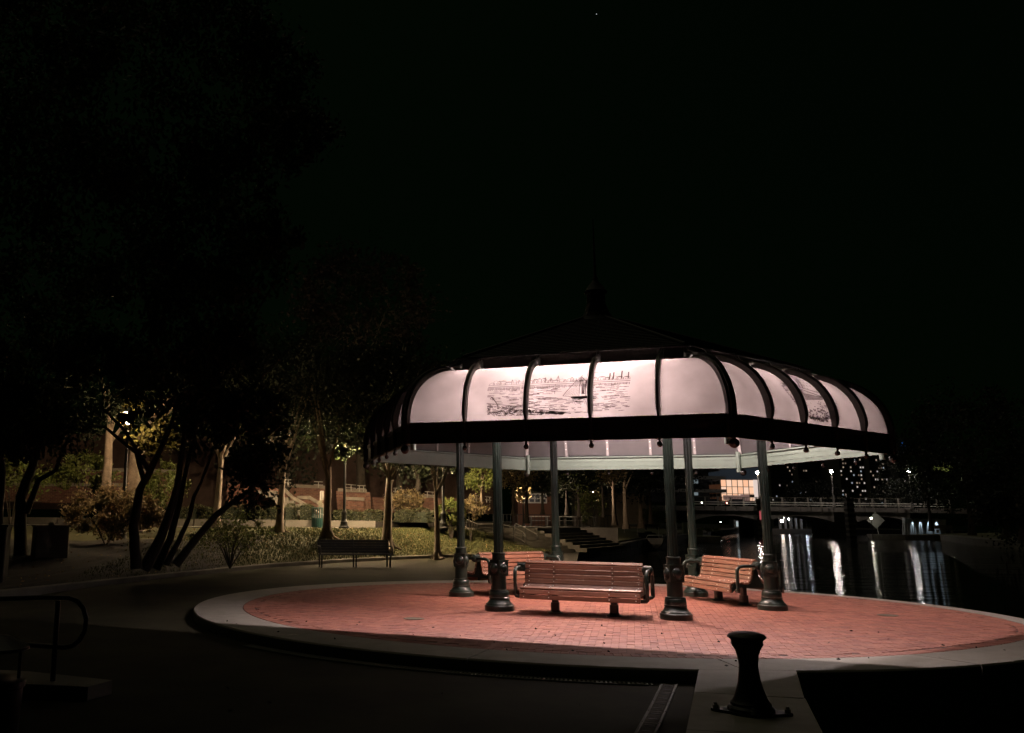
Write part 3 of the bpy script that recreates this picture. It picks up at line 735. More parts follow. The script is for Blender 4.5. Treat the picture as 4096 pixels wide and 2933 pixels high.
for a in range(4):
    q = MB(); q.tube([(.2*math.cos(a*PI/2+.4), .2*math.sin(a*PI/2+.4), .6), (.2*math.cos(a*PI/2+.4), .2*math.sin(a*PI/2+.4), .82)], .012, 6); q.build('support', M_black, bi)
# utility box
ub = gp(240, 2318, 0)
bx = thing('utility_box', 'grey metal utility box with sloping lid at the left among shrubs', 'utility box', (-8.0, 23.9, .1), R(28))
q = MB(); q.cbox((0, 0, .60), (.80, .62, 1.18), .01); q.build('body', M_dim, bx)
q = MB(); q.box((0, 0, 1.205), (.86, .68, .05)); q.lathe([(.07, 1.23), (.07, 1.27), (.05, 1.30), (.001, 1.31)], 12, (.0, .0, 0)); q.build('lid', M_dim, bx)
q = MB(); q.box((.12, -.316, .60), (.50, .012, 1.0)); dr = q.build('door', M_dim, bx); q = MB(); q.box((-.05, -.33, .62), (.02, .02, .12)); q.build('handle', M_black, dr)
q = MB(); q.box((0, 0, -.02), (.95, .75, .08)); q.build('plinth', M_conc2, bx)
kb = thing('control_cabinet', 'tall dark control cabinet at the far left edge behind the handrail', 'cabinet', (-7.75, 19.6, -.1), R(10))
q = MB(); q.cbox((0, 0, .72), (.60, .5, 1.40), .02); q.build('body', M_black, kb); q = MB(); q.box((0, 0, 1.45), (.66, .56, .05)); q.build('lid', M_black, kb); q = MB(); q.box((0, -.256, .72), (.5, .012, 1.2)); q.build('door', M_black, kb)

# ------------------------------------------------------------------ left bank: kerb, lawn, walkway
KF = [(-60, 12.5), (-30, 13.3), (-16, 14.5), (-9.5, 16.2), (-7.1, 18.6), (-5.3, 24.2), (-3.0, 30.2), (-.8, 34.0), (1.7, 37.4), (4.6, 40.5), (8.0, 43.0), (12.0, 50.0), (17.0, 61.0)]
def kf(t):
    s = t*(len(KF)-1); i = min(int(s), len(KF)-2); f = s-i; return (KF[i][0]+(KF[i+1][0]-KF[i][0])*f, KF[i][1]+(KF[i+1][1]-KF[i][1])*f)
KS = [kf(i/60) for i in range(61)]
kx = MB()
V = []
for i, (x, y) in enumerate(KS):
    x2, y2 = KS[min(i+1, 60)]; x1, y1 = KS[max(i-1, 0)]; l = math.hypot(x2-x1, y2-y1); nx, ny = -(y2-y1)/l, (x2-x1)/l
    for d_, z in ((0, -.2), (0, .10), (.02, .12), (.13, .12), (.13, -.2)): V.append((x+nx*d_, y+ny*d_, z))
kx.add(V, [(i*5+j, i*5+j+1, (i+1)*5+j+1, (i+1)*5+j) for i in range(60) for j in range(4)])
o = kx.build('path_kerb', M_conc2); o['kind'] = 'structure'
def backpt(t, x):    # walkway front edge
    return 38.2+max(0, x-2)*.9
def lawnz(x, y, y0, y1):
    t = (y-y0)/max(1, (y1-y0)); t = min(1, max(0, t)); return .10+1.05*(t**.75)
NJ = 24; V = []; LW = []
for i, (x, y) in enumerate(KS):
    xe = x*1.0+(.6 if x > -10 else 0); ye = backpt(0, xe)
    if x > 4: ye = y+6
    elif x > -3: s_ = (x+3)/7; ye = 38.2*(1-s_)+(y+6)*s_
    row = []
    for j in range(NJ+1):
        t = j/NJ; X = x-.1+(xe-x)*t; Y = y+.12+(ye-y)*t; hf = min(1, max(.06, 1-(x-5.6)/4)); z = .10+1.05*hf*t**.8+(.03*math.sin(X*1.3+Y)+.02*math.sin(Y*2.1-X)) * min(1, 4*t)*(1 if t < .97 else 0)
        V.append((X, Y, z)); row.append((X, Y, z))
    LW.append(row)
b = MB(); b.add(V, [(i*(NJ+1)+j, (i+1)*(NJ+1)+j, (i+1)*(NJ+1)+j+1, i*(NJ+1)+j+1) for i in range(60) for j in range(NJ)])
o = b.build('lawn', M_grass, smooth=True); o['kind'] = 'structure'
LWa = np.array(LW)
def lawn_pt(n_, f0=0, f1=1, g0=0, g1=1):
    a = rng.uniform(f0, f1, n_)*59.999; c = rng.uniform(g0, g1, n_)*(NJ-.001); i = a.astype(int); j = c.astype(int); fa = (a-i)[:, None]; fc = (c-j)[:, None]
    return (LWa[i, j]*(1-fa)+LWa[i+1, j]*fa)*(1-fc)+(LWa[i, j+1]*(1-fa)+LWa[i+1, j+1]*fa)*fc
def ground_at(x, y):
    d = (LWa[:, :, 0]-x)**2+(LWa[:, :, 1]-y)**2; i = np.unravel_index(d.argmin(), d.shape); return LWa[i][2]
n_ = 42000; C_ = lawn_pt(n_, .36, .90); hgt = rng.uniform(.04, .10, n_); an = rng.uniform(0, PI, n_); wv = np.stack([np.cos(an), np.sin(an), np.zeros(n_)], 1)*.012
V = np.empty((n_, 3, 3)); V[:, 0] = C_-wv; V[:, 1] = C_+wv; V[:, 2] = C_+np.stack([rng.normal(0, .03, n_), rng.normal(0, .03, n_), hgt], 1)
o = npmesh('grass', V.reshape(-1, 3), n_, M_blade, k=3, kind='stuff'); tag(o, 'short olive green lawn grass on the bank', 'grass', kind='stuff')
C_ = lawn_pt(1500, .30, .92); C_[:, 2] += .03
o = npmesh('fallen_leaves', leafV(C_, .07, .05, 0, .8), 1500, M_litter); tag(o, 'dry leaves scattered over the lawn and the planting bed', 'leaf litter', kind='stuff')
# mulch bed under the shrubs
V = []; I0, I1 = 7, 29
for i in range(I0, I1):
    for j in range(0, 15):
        p = LW[i][j]; V.append((p[0], p[1], p[2]+.02+.02*math.sin(i*2.3+j*1.7)))
b = MB(); b.add(V, [(i*15+j, (i+1)*15+j, (i+1)*15+j+1, i*15+j+1) for i in range(I1-I0-1) for j in range(14)])
o = b.build('mulch_bed', M_mulch); o['kind'] = 'structure'
# walkway and its low wall
b = MB(); b.prism([(-60, 37.9), (-3, 37.9), (5.2, 46.3), (8.6, 48.8), (12.6, 55.8), (13, 60), (-60, 60)], -.2, 1.16); o = b.build('walkway', M_conc2); o['kind'] = 'structure'
lw = thing('low_wall', 'low granite kerb wall along the upper walkway below the hedges', 'wall', (0, 41.2, 1.16))
me = MB(); me.cbox((0, 0, .15), (1.96, .28, .30), .015); lm_ = me.mesh('stone', M_conc2)
for i in range(10): inst(lm_, 'stone', lw, (-18.5+2*i, random.uniform(-.005, .005), random.uniform(-.004, .004)))
# planting terrace behind the low wall
b = MB(); b.prism([(-60, 41.34), (.4, 41.34), (7.6, 49), (7.6, 52), (-60, 52)], 1.161, 1.42); o = b.build('planting_terrace', M_mulch); o['kind'] = 'structure'

def hedge(x0, x1, Y, zt, lb, d=1.3, z0=1.4):
    cx = (x0+x1)/2; t = thing('hedge', lb, 'hedge', (cx, Y, z0), 0, 'clipped hedges below the brick walls')
    n_ = int(2600*(x1-x0)/3); nx = max(2, int((x1-x0)/.55))
    K = np.stack([rng.uniform(x0, x1, n_), Y+rng.uniform(-d/2, d/2, n_), rng.uniform(z0, zt, n_)], 1)
    # push towards the shell, with lumps
    L = np.sin(K[:, 0]*3.1)*.07+np.sin(K[:, 0]*7.3+1)*.04
    m_ = rng.random(n_)
    K[m_ < .5, 2] = zt+L[m_ < .5]-rng.uniform(0, .08, (m_ < .5).sum()); K[m_ > .5, 1] = Y-d/2+L[m_ > .5]+rng.uniform(0, .1, (m_ > .5).sum())
    e = np.minimum(np.abs(K[:, 0]-x0), np.abs(K[:, 0]-x1)); K[:, 2] -= np.clip(.25-e, 0, 1)*.8*(K[:, 2]-z0)
    K[:, 0] += rng.normal(0, .03, n_)
    npmesh('foliage', leafV(K, .075, .05), n_, M_hedge, t, o=(cx, Y, z0))
    q = MB(); V = []
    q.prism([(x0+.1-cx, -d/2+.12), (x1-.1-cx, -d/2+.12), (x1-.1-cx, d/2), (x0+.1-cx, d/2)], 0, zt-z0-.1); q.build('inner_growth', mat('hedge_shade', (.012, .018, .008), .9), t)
def hX(u, Y): return dp(u, 2030, Y)[0]
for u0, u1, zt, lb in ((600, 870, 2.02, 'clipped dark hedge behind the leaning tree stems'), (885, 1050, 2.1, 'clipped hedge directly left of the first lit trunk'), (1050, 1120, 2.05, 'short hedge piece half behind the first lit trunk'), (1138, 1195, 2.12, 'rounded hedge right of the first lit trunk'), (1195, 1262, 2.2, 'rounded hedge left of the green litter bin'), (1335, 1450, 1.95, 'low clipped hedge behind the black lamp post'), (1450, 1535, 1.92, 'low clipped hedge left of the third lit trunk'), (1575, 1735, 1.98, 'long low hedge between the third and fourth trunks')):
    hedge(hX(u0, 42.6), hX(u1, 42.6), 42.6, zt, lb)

# brick retaining walls with coping; bricks as real geometry
def brickwall(name, lb, poly, Y, cop=None, group='brick walls of the terraces', thick=.35, bricks=True):
    """poly: list of photo (u,v) points of the wall's front outline at depth Y"""
    W = [dp(u, v, Y) for u, v in poly]; cx = sum(p[0] for p in W)/len(W); z0 = min(p[2] for p in W); O = (cx, Y, z0)
    t = thing(name, lb, 'wall', O, 0, group)
    q = MB(); q.slab([(p[0], Y+.012, p[2]) for p in W], (0, thick, 0)); q.build('backing', M_mortar, t, o=O)
    xs = [p[0] for p in W]; zs = [p[2] for p in W]
    def spans(z):
        out = []
        for i in range(len(W)):
            a, b_ = W[i], W[(i+1) % len(W)]
            if (a[2]-z)*(b_[2]-z) < 0: out.append(a[0]+(b_[0]-a[0])*(z-a[2])/(b_[2]-a[2]))
        return sorted(out)
    q = MB(); z = min(zs)+.04; r_ = 0
    while z < max(zs) and bricks:
        s_ = spans(z)
        for i in range(0, len(s_)-1, 2):
            x = s_[i]-(.11 if r_ % 2 else 0)
            while x < s_[i+1]:
                a, b_ = max(x+.006, s_[i]), min(x+.214, s_[i+1])
                if b_-a > .03: q.box(((a+b_)/2, Y-.005+random.uniform(-.004, .004), z), (b_-a, .045, .064))
                x += .22
        z += .078; r_ += 1
    if q.v: q.build('brick_courses', M_wbrick, t, o=O, kind='stuff')
    if cop:
        for (a, b_) in cop:
            A, B = dp(*a, Y), dp(*b_, Y); d = Vector(B)-Vector(A); l = d.length; ang_ = math.atan2(d.z, d.x)
            q = MB(); q.cbox(((A[0]+B[0])/2, Y+.1, (A[2]+B[2])/2), (l+.04, .50, .16), .02, Matrix.Rotation(-ang_, 3, 'Y')); q.build('coping', M_lime, t, o=O)
    return t
def rail(lb, pts, Y, n_posts=3, gap=.16, group='low white pipe rails on the wall tops', m=None, r=.022):
    W = [Vector(dp(u, v, Y)) for u, v in pts]; O = W[0]; t = thing('pipe_rail', lb, 'railing', O, 0, group)
    for k_ in (0, 1):
        q = MB(); q.tube([w_+Vector((0, 0, gap*k_))-O for w_ in W], r, 6); q.build('rail', m or M_grey, t)
    for i in range(n_posts):
        f = (i+.5)/n_posts; p = W[0].lerp(W[-1], f)-O; q = MB(); q.tube([p-Vector((0, 0, .14)), p+Vector((0, 0, gap))], r*1.1, 6); q.build('post', m or M_grey, t)
s25 = lambda x, y: (1000+x/4.536, 1850+y/4.536)
s25b = lambda x, y: (1500+x/4.536, 1850+y/4.536)
brickwall('brick_wall', 'brick wall with pale stone cap behind the planting at the far left', [cr5(-300, 905), cr5(-300, 790), cr5(620, 790), cr5(900, 800), cr5(900, 930)], 45, [(cr5(-300, 785), cr5(900, 795))])
brickwall('brick_wall', 'upper brick wall behind the two thick trunks at the left', [cr5(620, 800), cr5(620, 700), cr5(1290, 705), cr5(1290, 960), cr5(900, 940)], 48, [(cr5(600, 680), cr5(1290, 697))])
brickwall('brick_wall', 'lit brick wall behind the drooping dark branch, left of the stairs', [s25(-420, 860), s25(-420, 380), s25(140, 420), s25(620, 500), s25(740, 640), s25(660, 860)], 46, [(s25(600, 470), s25(760, 630))])
brickwall('brick_wall', 'brick stair cheek wall with a long sloping pale coping', [s25(660, 900), s25(740, 640), s25(960, 790), s25(1160, 860), s25(1160, 1080), s25(1040, 1080)], 45.6, [(s25(750, 625), s25(1150, 850))])
brickwall('brick_wall', 'rear brick stair wall with a bent pale coping', [s25(870, 660), s25(1080, 660), s25(1320, 800), s25(1320, 1050), s25(1160, 880)], 46.5, [(s25(860, 640), s25(1085, 640)), (s25(1080, 640), s25(1340, 790))])
brickwall('brick_wall', 'long dark upper brick wall under the white rails', [s25(640, 640), s25(640, 440), s25(1450, 480), s25(1450, 900), s25(1200, 720)], 50, [(s25(600, 415), s25(1450, 455))])
brickwall('brick_wall', 'brick bastion with a pale coping behind the black lamp post', [s25(1590, 900), s25(1560, 520), s25(2180, 540), s25(2200, 900)], 48.6, [(s25(1600, 500), s25(2110, 520))])
brickwall('brick_wall', 'small sunlit looking brick panel under a pale lintel', [s25(1740, 880), s25(1740, 680), s25(2070, 690), s25(2070, 880)], 47.9, [(s25(1740, 655), s25(2070, 668))])
brickwall('brick_wall', 'dim brick wall behind the bush between the third and fourth trunk', [s25b(-60, 900), s25b(-60, 640), s25b(1480, 660), s25b(1480, 900)], 50, [(s25b(330, 600), s25b(1090, 615))])
q = MB(); W = [dp(*s25b(x, y), 46.5) for x, y in ((330, 845), (1060, 870), (1060, 905), (330, 880))]; q.slab([(p[0], 46.5, p[2]) for p in W], (0, .4, 0)); o = q.build('stone_ledge', M_lime); tag(o, 'pale stone ledge above the long low hedge', 'ledge')
q = MB(); W = [dp(*s25(x, y), 45.2) for x, y in ((1290, 1090), (1290, 780), (1345, 800), (1345, 1090))]; q.slab([(p[0], 45.2, p[2]) for p in W], (0, .5, 0)); o = q.build('stair_pier', M_lime); tag(o, 'pale stone pier at the foot of the stairs left of the second trunk', 'pier')
# black background wall of the campus building, dark recesses
q = MB(); A = dp(-500, 1500, 56); B = dp(1980, 1500, 56); q.box(((A[0]+B[0])/2, 58, 4.2), (B[0]-A[0], 3, 4.6)); o = q.build('college_building', mat('dark_brown_brick', (.045, .026, .02), .9, 0, .3, 4)); 
tag(o, 'dark brick building behind the terraces and trees on the left bank', 'building')
for i, (a, b_, nn, lb) in enumerate(((s25(640, 370), s25(745, 372), 1, 'short white pipe rail right of the first trunk'), (s25(1160, 405), s25(1320, 412), 1, 'white pipe rail left of the second trunk'), (s25(1740, 455), s25(1925, 470), 1, 'white pipe rail above the lit brick panel'), (s25(1945, 475), s25(2100, 483), 2, 'white pipe rail at the right end of the bastion'), (s25b(330, 525), s25b(405, 527), 1, 'bit of white pipe rail right of the third trunk'), (s25b(905, 585), s25b(1085, 600), 2, 'white pipe rail left of the fourth trunk'), (s25b(1710, 650), s25b(1880, 665), 2, 'white pipe rail between the two left columns'), (s25b(2000, 675), s25b(2110, 690), 2, 'white pipe rail just left of the front left column'))):
    rail(lb, [a, b_], 47.8, nn)
# stair handrail
W = [Vector(dp(*s25(x, y), 44.8)) for x, y in ((1165, 850), (1320, 950), (1370, 955))]; t = thing('stair_handrail', 'bright sloping handrail beside the green bin', 'handrail', W[0]); q = MB(); q.tube([w_-W[0] for w_ in W], .028, 8); q.build('rail', M_white, t); q = MB(); q.tube([W[1]-W[0], Vector((W[1].x, W[1].y, 1.4))-W[0]], .022, 6); q.build('post', M_white, t)
# stone stairs between the stair walls
stp = thing('stairs', 'stone steps rising between the brick stair walls', 'stairs', (dp(*s25(1240, 1000), 45.5)[0], 45.0, 1.4))
for i in range(9):
    q = MB(); q.box((-i*.30-.1, .4+i*.02, .08+i*.16), (.9, 1.4, .16)); q.build('step', M_conc2, stp)

# sign post and green bin
p = dp(*s25(1268, 1130), 40.4)
sg = thing('sign_post', 'thin sign post with a white plate above a dark plate', 'sign', (p[0], 40.4, 1.16))
def sz(y): return dp(*s25(1268, y), 40.4)[2]-1.16
q = MB(); q.tube([(0, .03, 0), (0, .03, sz(520))], .022, 8); q.build('post', M_grey, sg)
q = MB(); q.box((.06, 0, (sz(515)+sz(685))/2), (.16, .015, sz(515)-sz(685))); pn = q.build('white_plate', M_grey, sg); q = MB(); q.box((.06, -.010, (sz(515)+sz(685))/2), (.02, .004, (sz(515)-sz(685))*.9)); q.build('stripe', M_black, pn)
q = MB(); q.box((0, 0, (sz(685)+sz(850))/2), (.16, .015, (sz(690)-sz(850)))); q.build('dark_plate', M_dim, sg)
p = dp(*s25(1218, 1165), 39.6)
gb = thing('litter_bin', 'dark green round litter bin at the foot of the stairs', 'bin', (p[0], 39.6, 1.16))
q = MB(); q.lathe([(.20, 0), (.23, .03), (.235, .40)], 16); q.build('body', mat('bin_green', (.01, .05, .045), .4), gb)
for i in range(16):
    q = MB(); a = 2*PI*i/16; q.box((.235*math.cos(a), .235*math.sin(a), .42), (.012, .03, .78), a); q.build('slat', MATS['bin_green'], gb)
q = MB(); q.lathe([(.25, .80), (.25, .84), (.20, .85)], 16); q.build('rim', MATS['bin_green'], gb)

# ------------------------------------------------------------------ lamp posts of the park (lit)
def parklamp(lb, x, y, z, h=3.7, watt=120, c=(1, .70, .40)):
    t = thing('park_lamp', lb, 'lamp post', (x, y, z), 0, 'black park lamp posts')
    q = MB(); q.lathe([(.22, 0), (.22, .06), (.17, .10), (.15, .22), (.16, .25), (.12, .30), (.10, .55), (.12, .58), (.12, .64), (.085, .70), (.07, .75)], 16); q.build('base', M_black, t, True)
    q = MB(); q.lathe([(.065, .74), (.05, h-.25), (.08, h-.22), (.05, h-.18), (.09, h-.05), (.09, h)], 14, flute=.12); q.build('shaft', M_black, t)
    q = MB(); q.lathe([(.08, h), (.10, h+.1), (.13, h+.25), (.11, h+.36), (.07, h+.44), (.03, h+.46)], 16); gl = q.build('globe', emat('lamp_globe_%d' % int(watt), c, watt*5), t, True)
    q = MB(); q.lathe([(.30, h+.40), (.31, h+.42), (.13, h+.50), (.06, h+.56), (.02, h+.62), (.001, h+.68)], 14); q.build('cap', M_black, t, True)
    return t, gl
LAMPS = []
p = dp(515, 1672, 30.5); LAMPS.append(parklamp('black lamp post glowing through yellow leaves at the left', p[0], 30.5, .75, 3.8, 170))
p = dp(*s25(1710, 1165), 39.3); LAMPS.append(parklamp('black fluted lamp post between the second and third trunk', p[0], 38.9, 1.16, 2.9, 600))
p = dp(*s25b(1225, 1155), 39.6); LAMPS.append(parklamp('black fluted lamp post directly right of the fourth trunk', p[0], 39.2, 1.16, 2.8, 500))
p = dp(2092, 1985, 60); LAMPS.append(parklamp('distant lamp post lighting pink and yellow leaves beyond the shelter', p[0], 60, .6, 2.5, 200, (1, .72, .50)))
p = dp(2400, 1990, 72); LAMPS.append(parklamp('distant lamp post among the canal side trees', p[0], 74, .8, 2.6, 45, (1, .76, .52)))

# ------------------------------------------------------------------ trees
def trunk(t, pts, r0, r1, m, O, name='trunk', n=12):
    q = MB(); k = len(pts); fine = []
    for i in range(k-1):
        for j in range(4):
            f = j/4; a = Vector(pts[i]).lerp(Vector(pts[i+1]), f); fine.append(a+Vector((random.uniform(-1, 1), random.uniform(-1, 1), 0))*r0*.06)
    fine.append(Vector(pts[-1])); K = len(fine)
    rs = [r0+(r1-r0)*(i/(K-1))**.8 for i in range(K)]; 
    if name == 'trunk': rs[0] *= 1.45; rs[1] *= 1.12
    q.tube(fine, rs, n); return q.build(name, m, t, True, o=O)
def tree(lb, x, y, z, h, crowns, r0=.25, nl=3500, leaf=(.14, .09), lm=None, bm=None, group=None, limbs=5, top=None, name='tree', lean=(0, 0), droop=0, cs=.3, nc=40):
    O = (x, y, z); t = thing(name, lb, 'tree', O, 0, group)
    tt = Vector((x+lean[0], y+lean[1], z+h)); trunk(t, [(x, y, z-.1), (x+lean[0]*.4, y+lean[1]*.4, z+h*.5), tt], r0, r0*.5, bm or M_bark, O)
    for c, rad, f in crowns:
        e = Vector(c)
        for i in range(limbs):
            d = Vector((random.uniform(-1, 1)*rad[0], random.uniform(-1, 1)*rad[1], random.uniform(-.3, .8)*rad[2]))*.75
            s0 = Vector((x, y, z)).lerp(tt, random.uniform(.75, 1)); trunk(t, [s0, s0.lerp(e+d, .5)+Vector((0, 0, .2)), e+d], r0*.35, .02, bm or M_bark, O, 'limb', 6)
        npmesh('crown', leafV(clumps(c, rad, int(nl*f), nc, cs), leaf[0], leaf[1], droop), int(nl*f), lm or M_leafd, t, o=O)
    return t
G1 = 'lit trunks of the lawn trees'
def tp(u, v, Y): p = dp(u, v, Y); return p[0], Y, p[2]
for (u, v, Y, r0, lb, bm, hh) in ((1117, 2114, 36.5, .17, 'first lit trunk from the left on the lawn, in front of the hedge', M_bark3, 2.8), (1308, 2122, 36.0, .19, 'dark leaning trunk beside the green bin', M_bark, 2.7), (1548, 2100, 37.0, .22, 'broad flared trunk on a mound, third on the lawn', M_bark3, 2.9), (1750, 2108, 36.8, .135, 'slim pale trunk left of the shelter column', M_bark3, 2.6), (864, 2090, 37.5, .18, 'pale trunk seen between the leaning stems', M_bark3, 3.0)):
    x, y, z = tp(u, v, Y); z = ground_at(x, y)
    cz = z+hh+3.0
    t = tree(lb, x, y, z, hh, [((x, y, cz), (2.6, 2.4, 2.0), 1)], r0, 9500, (.15, .10), M_leafd, bm, G1, 6, lean=(random.uniform(-.15, .15), 0))
    if 'dark leaning' in lb or 'slim pale' in lb:
        c_ = dp(1380, 1805, 38.2) if 'dark' in lb else dp(1768, 1830, 38.5)
        npmesh('leaves', leafV(clumps(c_, (.45, .2, .35), 800, 30, .3, .02), .14, .10), 800, M_leafd, t, o=(x, y, z))
    # flared roots
    for k_ in range(5):
        a = random.uniform(0, 2*PI); q = MB(); q.tube([(math.cos(a)*r0*.6, math.sin(a)*r0*.6, .30), (math.cos(a)*r0*1.5, math.sin(a)*r0*1.5, .05), (math.cos(a)*r0*2.6, math.sin(a)*r0*2.6, -.04)], [r0*.4, r0*.25, .03], 8); q.build('root', bm, t, True)
x, y, z = tp(422, 1995, 34); z = 1.0
tree('thick dark trunk with a forked lit top at the left', x, y, z, 3.9, [((x-.3, y, z+5.4), (2.2, 2, 1.8), 1)], .24, 3500, (.15, .10), M_leafd, M_bark, None, 4)
x, y, z = tp(535, 1995, 35); z = 1.1
THICK = tree('very thick pale trunk beside the glowing lamp at the left', x, y, z, 3.3, [((x+1.0, y-.2, z+4.6), (2.0, 1.6, 1.4), 1)], .43, 3500, (.16, .12), M_leafd, M_bark, None, 4)

# big multi-stem tree in the left foreground
YB = 22.5
O = (*tp(555, 2260, YB)[:2], .35)
bt = thing('multi_stem_tree', 'large dark tree with many leaning stems and drooping leaves filling the left', 'tree', O)
def c5(pts, Y=YB): return [dp(*cr5(x, y), Y) for x, y in pts]
for pts, r0, dy in (([(985, 1400), (965, 1100), (1010, 830), (1080, 700), (1200, 450), (1290, 200)], .14, 0), ([(1040, 1400), (1150, 1200), (1230, 980), (1280, 800), (1300, 640), (1350, 300)], .15, .2), ([(1130, 1400), (1230, 1180), (1300, 900), (1340, 700), (1420, 350)], .11, .5), ([(1200, 1370), (1290, 1200), (1370, 1020), (1400, 880), (1450, 780), (1530, 560)], .08, .3), ([(1270, 1370), (1400, 1200), (1560, 1010), (1680, 920), (1800, 840), (1900, 740), (1960, 600)], .11, -.3)):
    P_ = [(p[0], YB+dy, p[2]) for p in c5(pts, YB+dy)]; trunk(bt, P_, r0, r0*.35, M_bark2, O, 'stem', 10)
for pts in ([(1080, 700), (900, 400), (700, 200)], [(1290, 200), (1100, -300), (1000, -900)], [(1350, 300), (1700, -200), (2000, -700)], [(1420, 350), (1800, 100), (2100, -200)], [(1040, 760), (980, 560), (760, 380), (640, 370)]):
    P_ = c5(pts); trunk(bt, P_, .07, .02, M_bark2, O, 'limb', 7)
blobs = []
def bc(u, v, Y, r_, k_=1): p = dp(u, v, Y); blobs.append(((p[0], Y, p[2]), (r_, r_, r_*.8), k_))
for u, v, r_ in ((100, 200, 2.4), (500, 150, 2.4), (900, 150, 2.2), (1080, 350, 1.5), (200, 700, 2.4), (620, 650, 2.4), (950, 700, 1.7), (150, 1150, 2.2), (560, 1120, 2.2), (850, 1080, 1.6), (60, 1500, 1.5), (350, 1450, 1.2), (700, 1480, 1.5), (930, 1380, 1.0), (1000, 1650, 1.0), (1180, 520, 1.0), (1050, 950, 1.0), (820, 1660, 1.0), (60, 1750, .8), (1020, 1820, .9)):
    bc(u, v, YB+random.uniform(-2.0, 2.0), r_)
for i, (c, rad, f) in enumerate(blobs):
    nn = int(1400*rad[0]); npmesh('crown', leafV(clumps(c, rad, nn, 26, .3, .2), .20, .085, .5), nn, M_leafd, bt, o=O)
for c in ((-5.2, 13.6, 11.6), (-8.2, 14.2, 11.6), (-3.0, 12.4, 11.2), (-10.5, 13.0, 11.5), (-5.8, 10.6, 11.0)):  # extra crown clumps above the view, added to shade the left foreground
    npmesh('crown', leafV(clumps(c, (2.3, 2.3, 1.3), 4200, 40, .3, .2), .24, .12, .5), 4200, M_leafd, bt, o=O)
p = dp(*cr5(1830, 830), YB-.3); nn = 700
npmesh('crown', leafV(clumps(p, (.75, .6, .65), nn, 26, .25, .2), .13, .07, .3), nn, M_leafd, bt, o=O)
for (u, v, Y, r_, nn, m_, lb) in ((620, 1740, 31.3, .9, 1100, M_leafg, 0), (514, 1676, 30.1, .34, 700, M_leafg, 0), (540, 1600, 31.2, .6, 400, M_leafg, 0)):
    p = dp(u, v, Y); npmesh('leaves', leafV(clumps(p, (r_, r_*.7, r_*.8), nn, 22, .3, .1), .15, .11, .2), nn, m_, THICK, o=tuple(THICK.location))
# left edge stems of a second shrub-tree
O = (*tp(80, 2180, 24)[:2], .4); b2t = thing('dark_shrub_tree', 'dark forked tree stems at the far left edge before the brick wall', 'tree', O)
for pts, r0 in (([(150, 1300), (150, 880), (240, 650), (300, 400), (340, 100)], .17), ([(190, 1000), (280, 760), (400, 690), (480, 480)], .09), ([(-20, 1200), (20, 700), (-10, 300)], .12)):
    trunk(b2t, c5(pts, 24), r0, r0*.4, M_bark2, O, 'stem', 10)
nn = 3000; p = dp(*cr5(240, 300), 24); npmesh('crown', leafV(clumps(p, (2.0, 1.4, 1.3), nn, 30, .3, .2), .2, .08, .5), nn, M_leafd, b2t, o=O)

def bush(lb, u, v, Y, rad, n_, lm, leaf=(.10, .06), name='shrub', zb=None, stems=7, cat='shrub', cs=.22, nc=40):
    p = dp(u, v, Y); z0 = ground_at(p[0], Y) if zb is None else zb; O = (p[0], Y, z0); t = thing(name, lb, cat, O)
    npmesh('foliage', leafV(clumps((p[0], Y, max(p[2], z0+.1)), rad, n_, nc, cs, .35), *leaf), n_, lm, t, o=O)
    for i in range(stems):
        q = MB(); e = Vector((random.uniform(-.8, .8)*rad[0], random.uniform(-.6, .6)*rad[1], p[2]-z0+random.uniform(-.2, .5)*rad[2])); q.tube([(0, 0, -.05), (e.x*.35, e.y*.35, e.z*.5), e], [.022, .015, .006], 6); q.build('stem', M_bark2, t)
    return t
bush('wide lit shrub with pale bronze leaves, left of the leaning stems', 430, 2055, 28.5, (1.75, .9, .60), 9000, mat('bronze_leaf', (.30, .22, .12), .6, 0, 0, isl=.4, trans=(.26, .19, .09)), (.11, .07))
bush('loose shrub with sparse dark leaves right of the leaning stems', 925, 2130, 27, (1.2, .8, .5), 1700, M_leafy, (.09, .05), stems=12)
bush('tall green shrub against the brick wall at the left', 330, 1890, 36, (1.5, .8, .8), 2600, M_leafy, (.14, .09))
bush('yellow green shrub behind the leaning stems', 640, 1945, 37, (1.3, .8, .9), 2600, M_leafy, (.14, .09))
bush('dim shrub at the far left edge', 60, 1900, 34, (1.2, .8, .9), 1800, M_leafy, (.14, .09))
bush('leafy bush with pale tips before the dim wall, right of the third trunk', *s25b(560, 700), 45, (1.15, .7, .55), 2400, M_leafb, (.12, .08), zb=1.42)
bush('round leafy bush left of the left shelter column', *s25b(1380, 900), 42.5, (.75, .6, .65), 1900, M_leafy, (.12, .08))
bush('pale leafy bush between the two left shelter columns', *s25b(1730, 850), 43, (.75, .6, .6), 1700, M_leafb, (.12, .08))

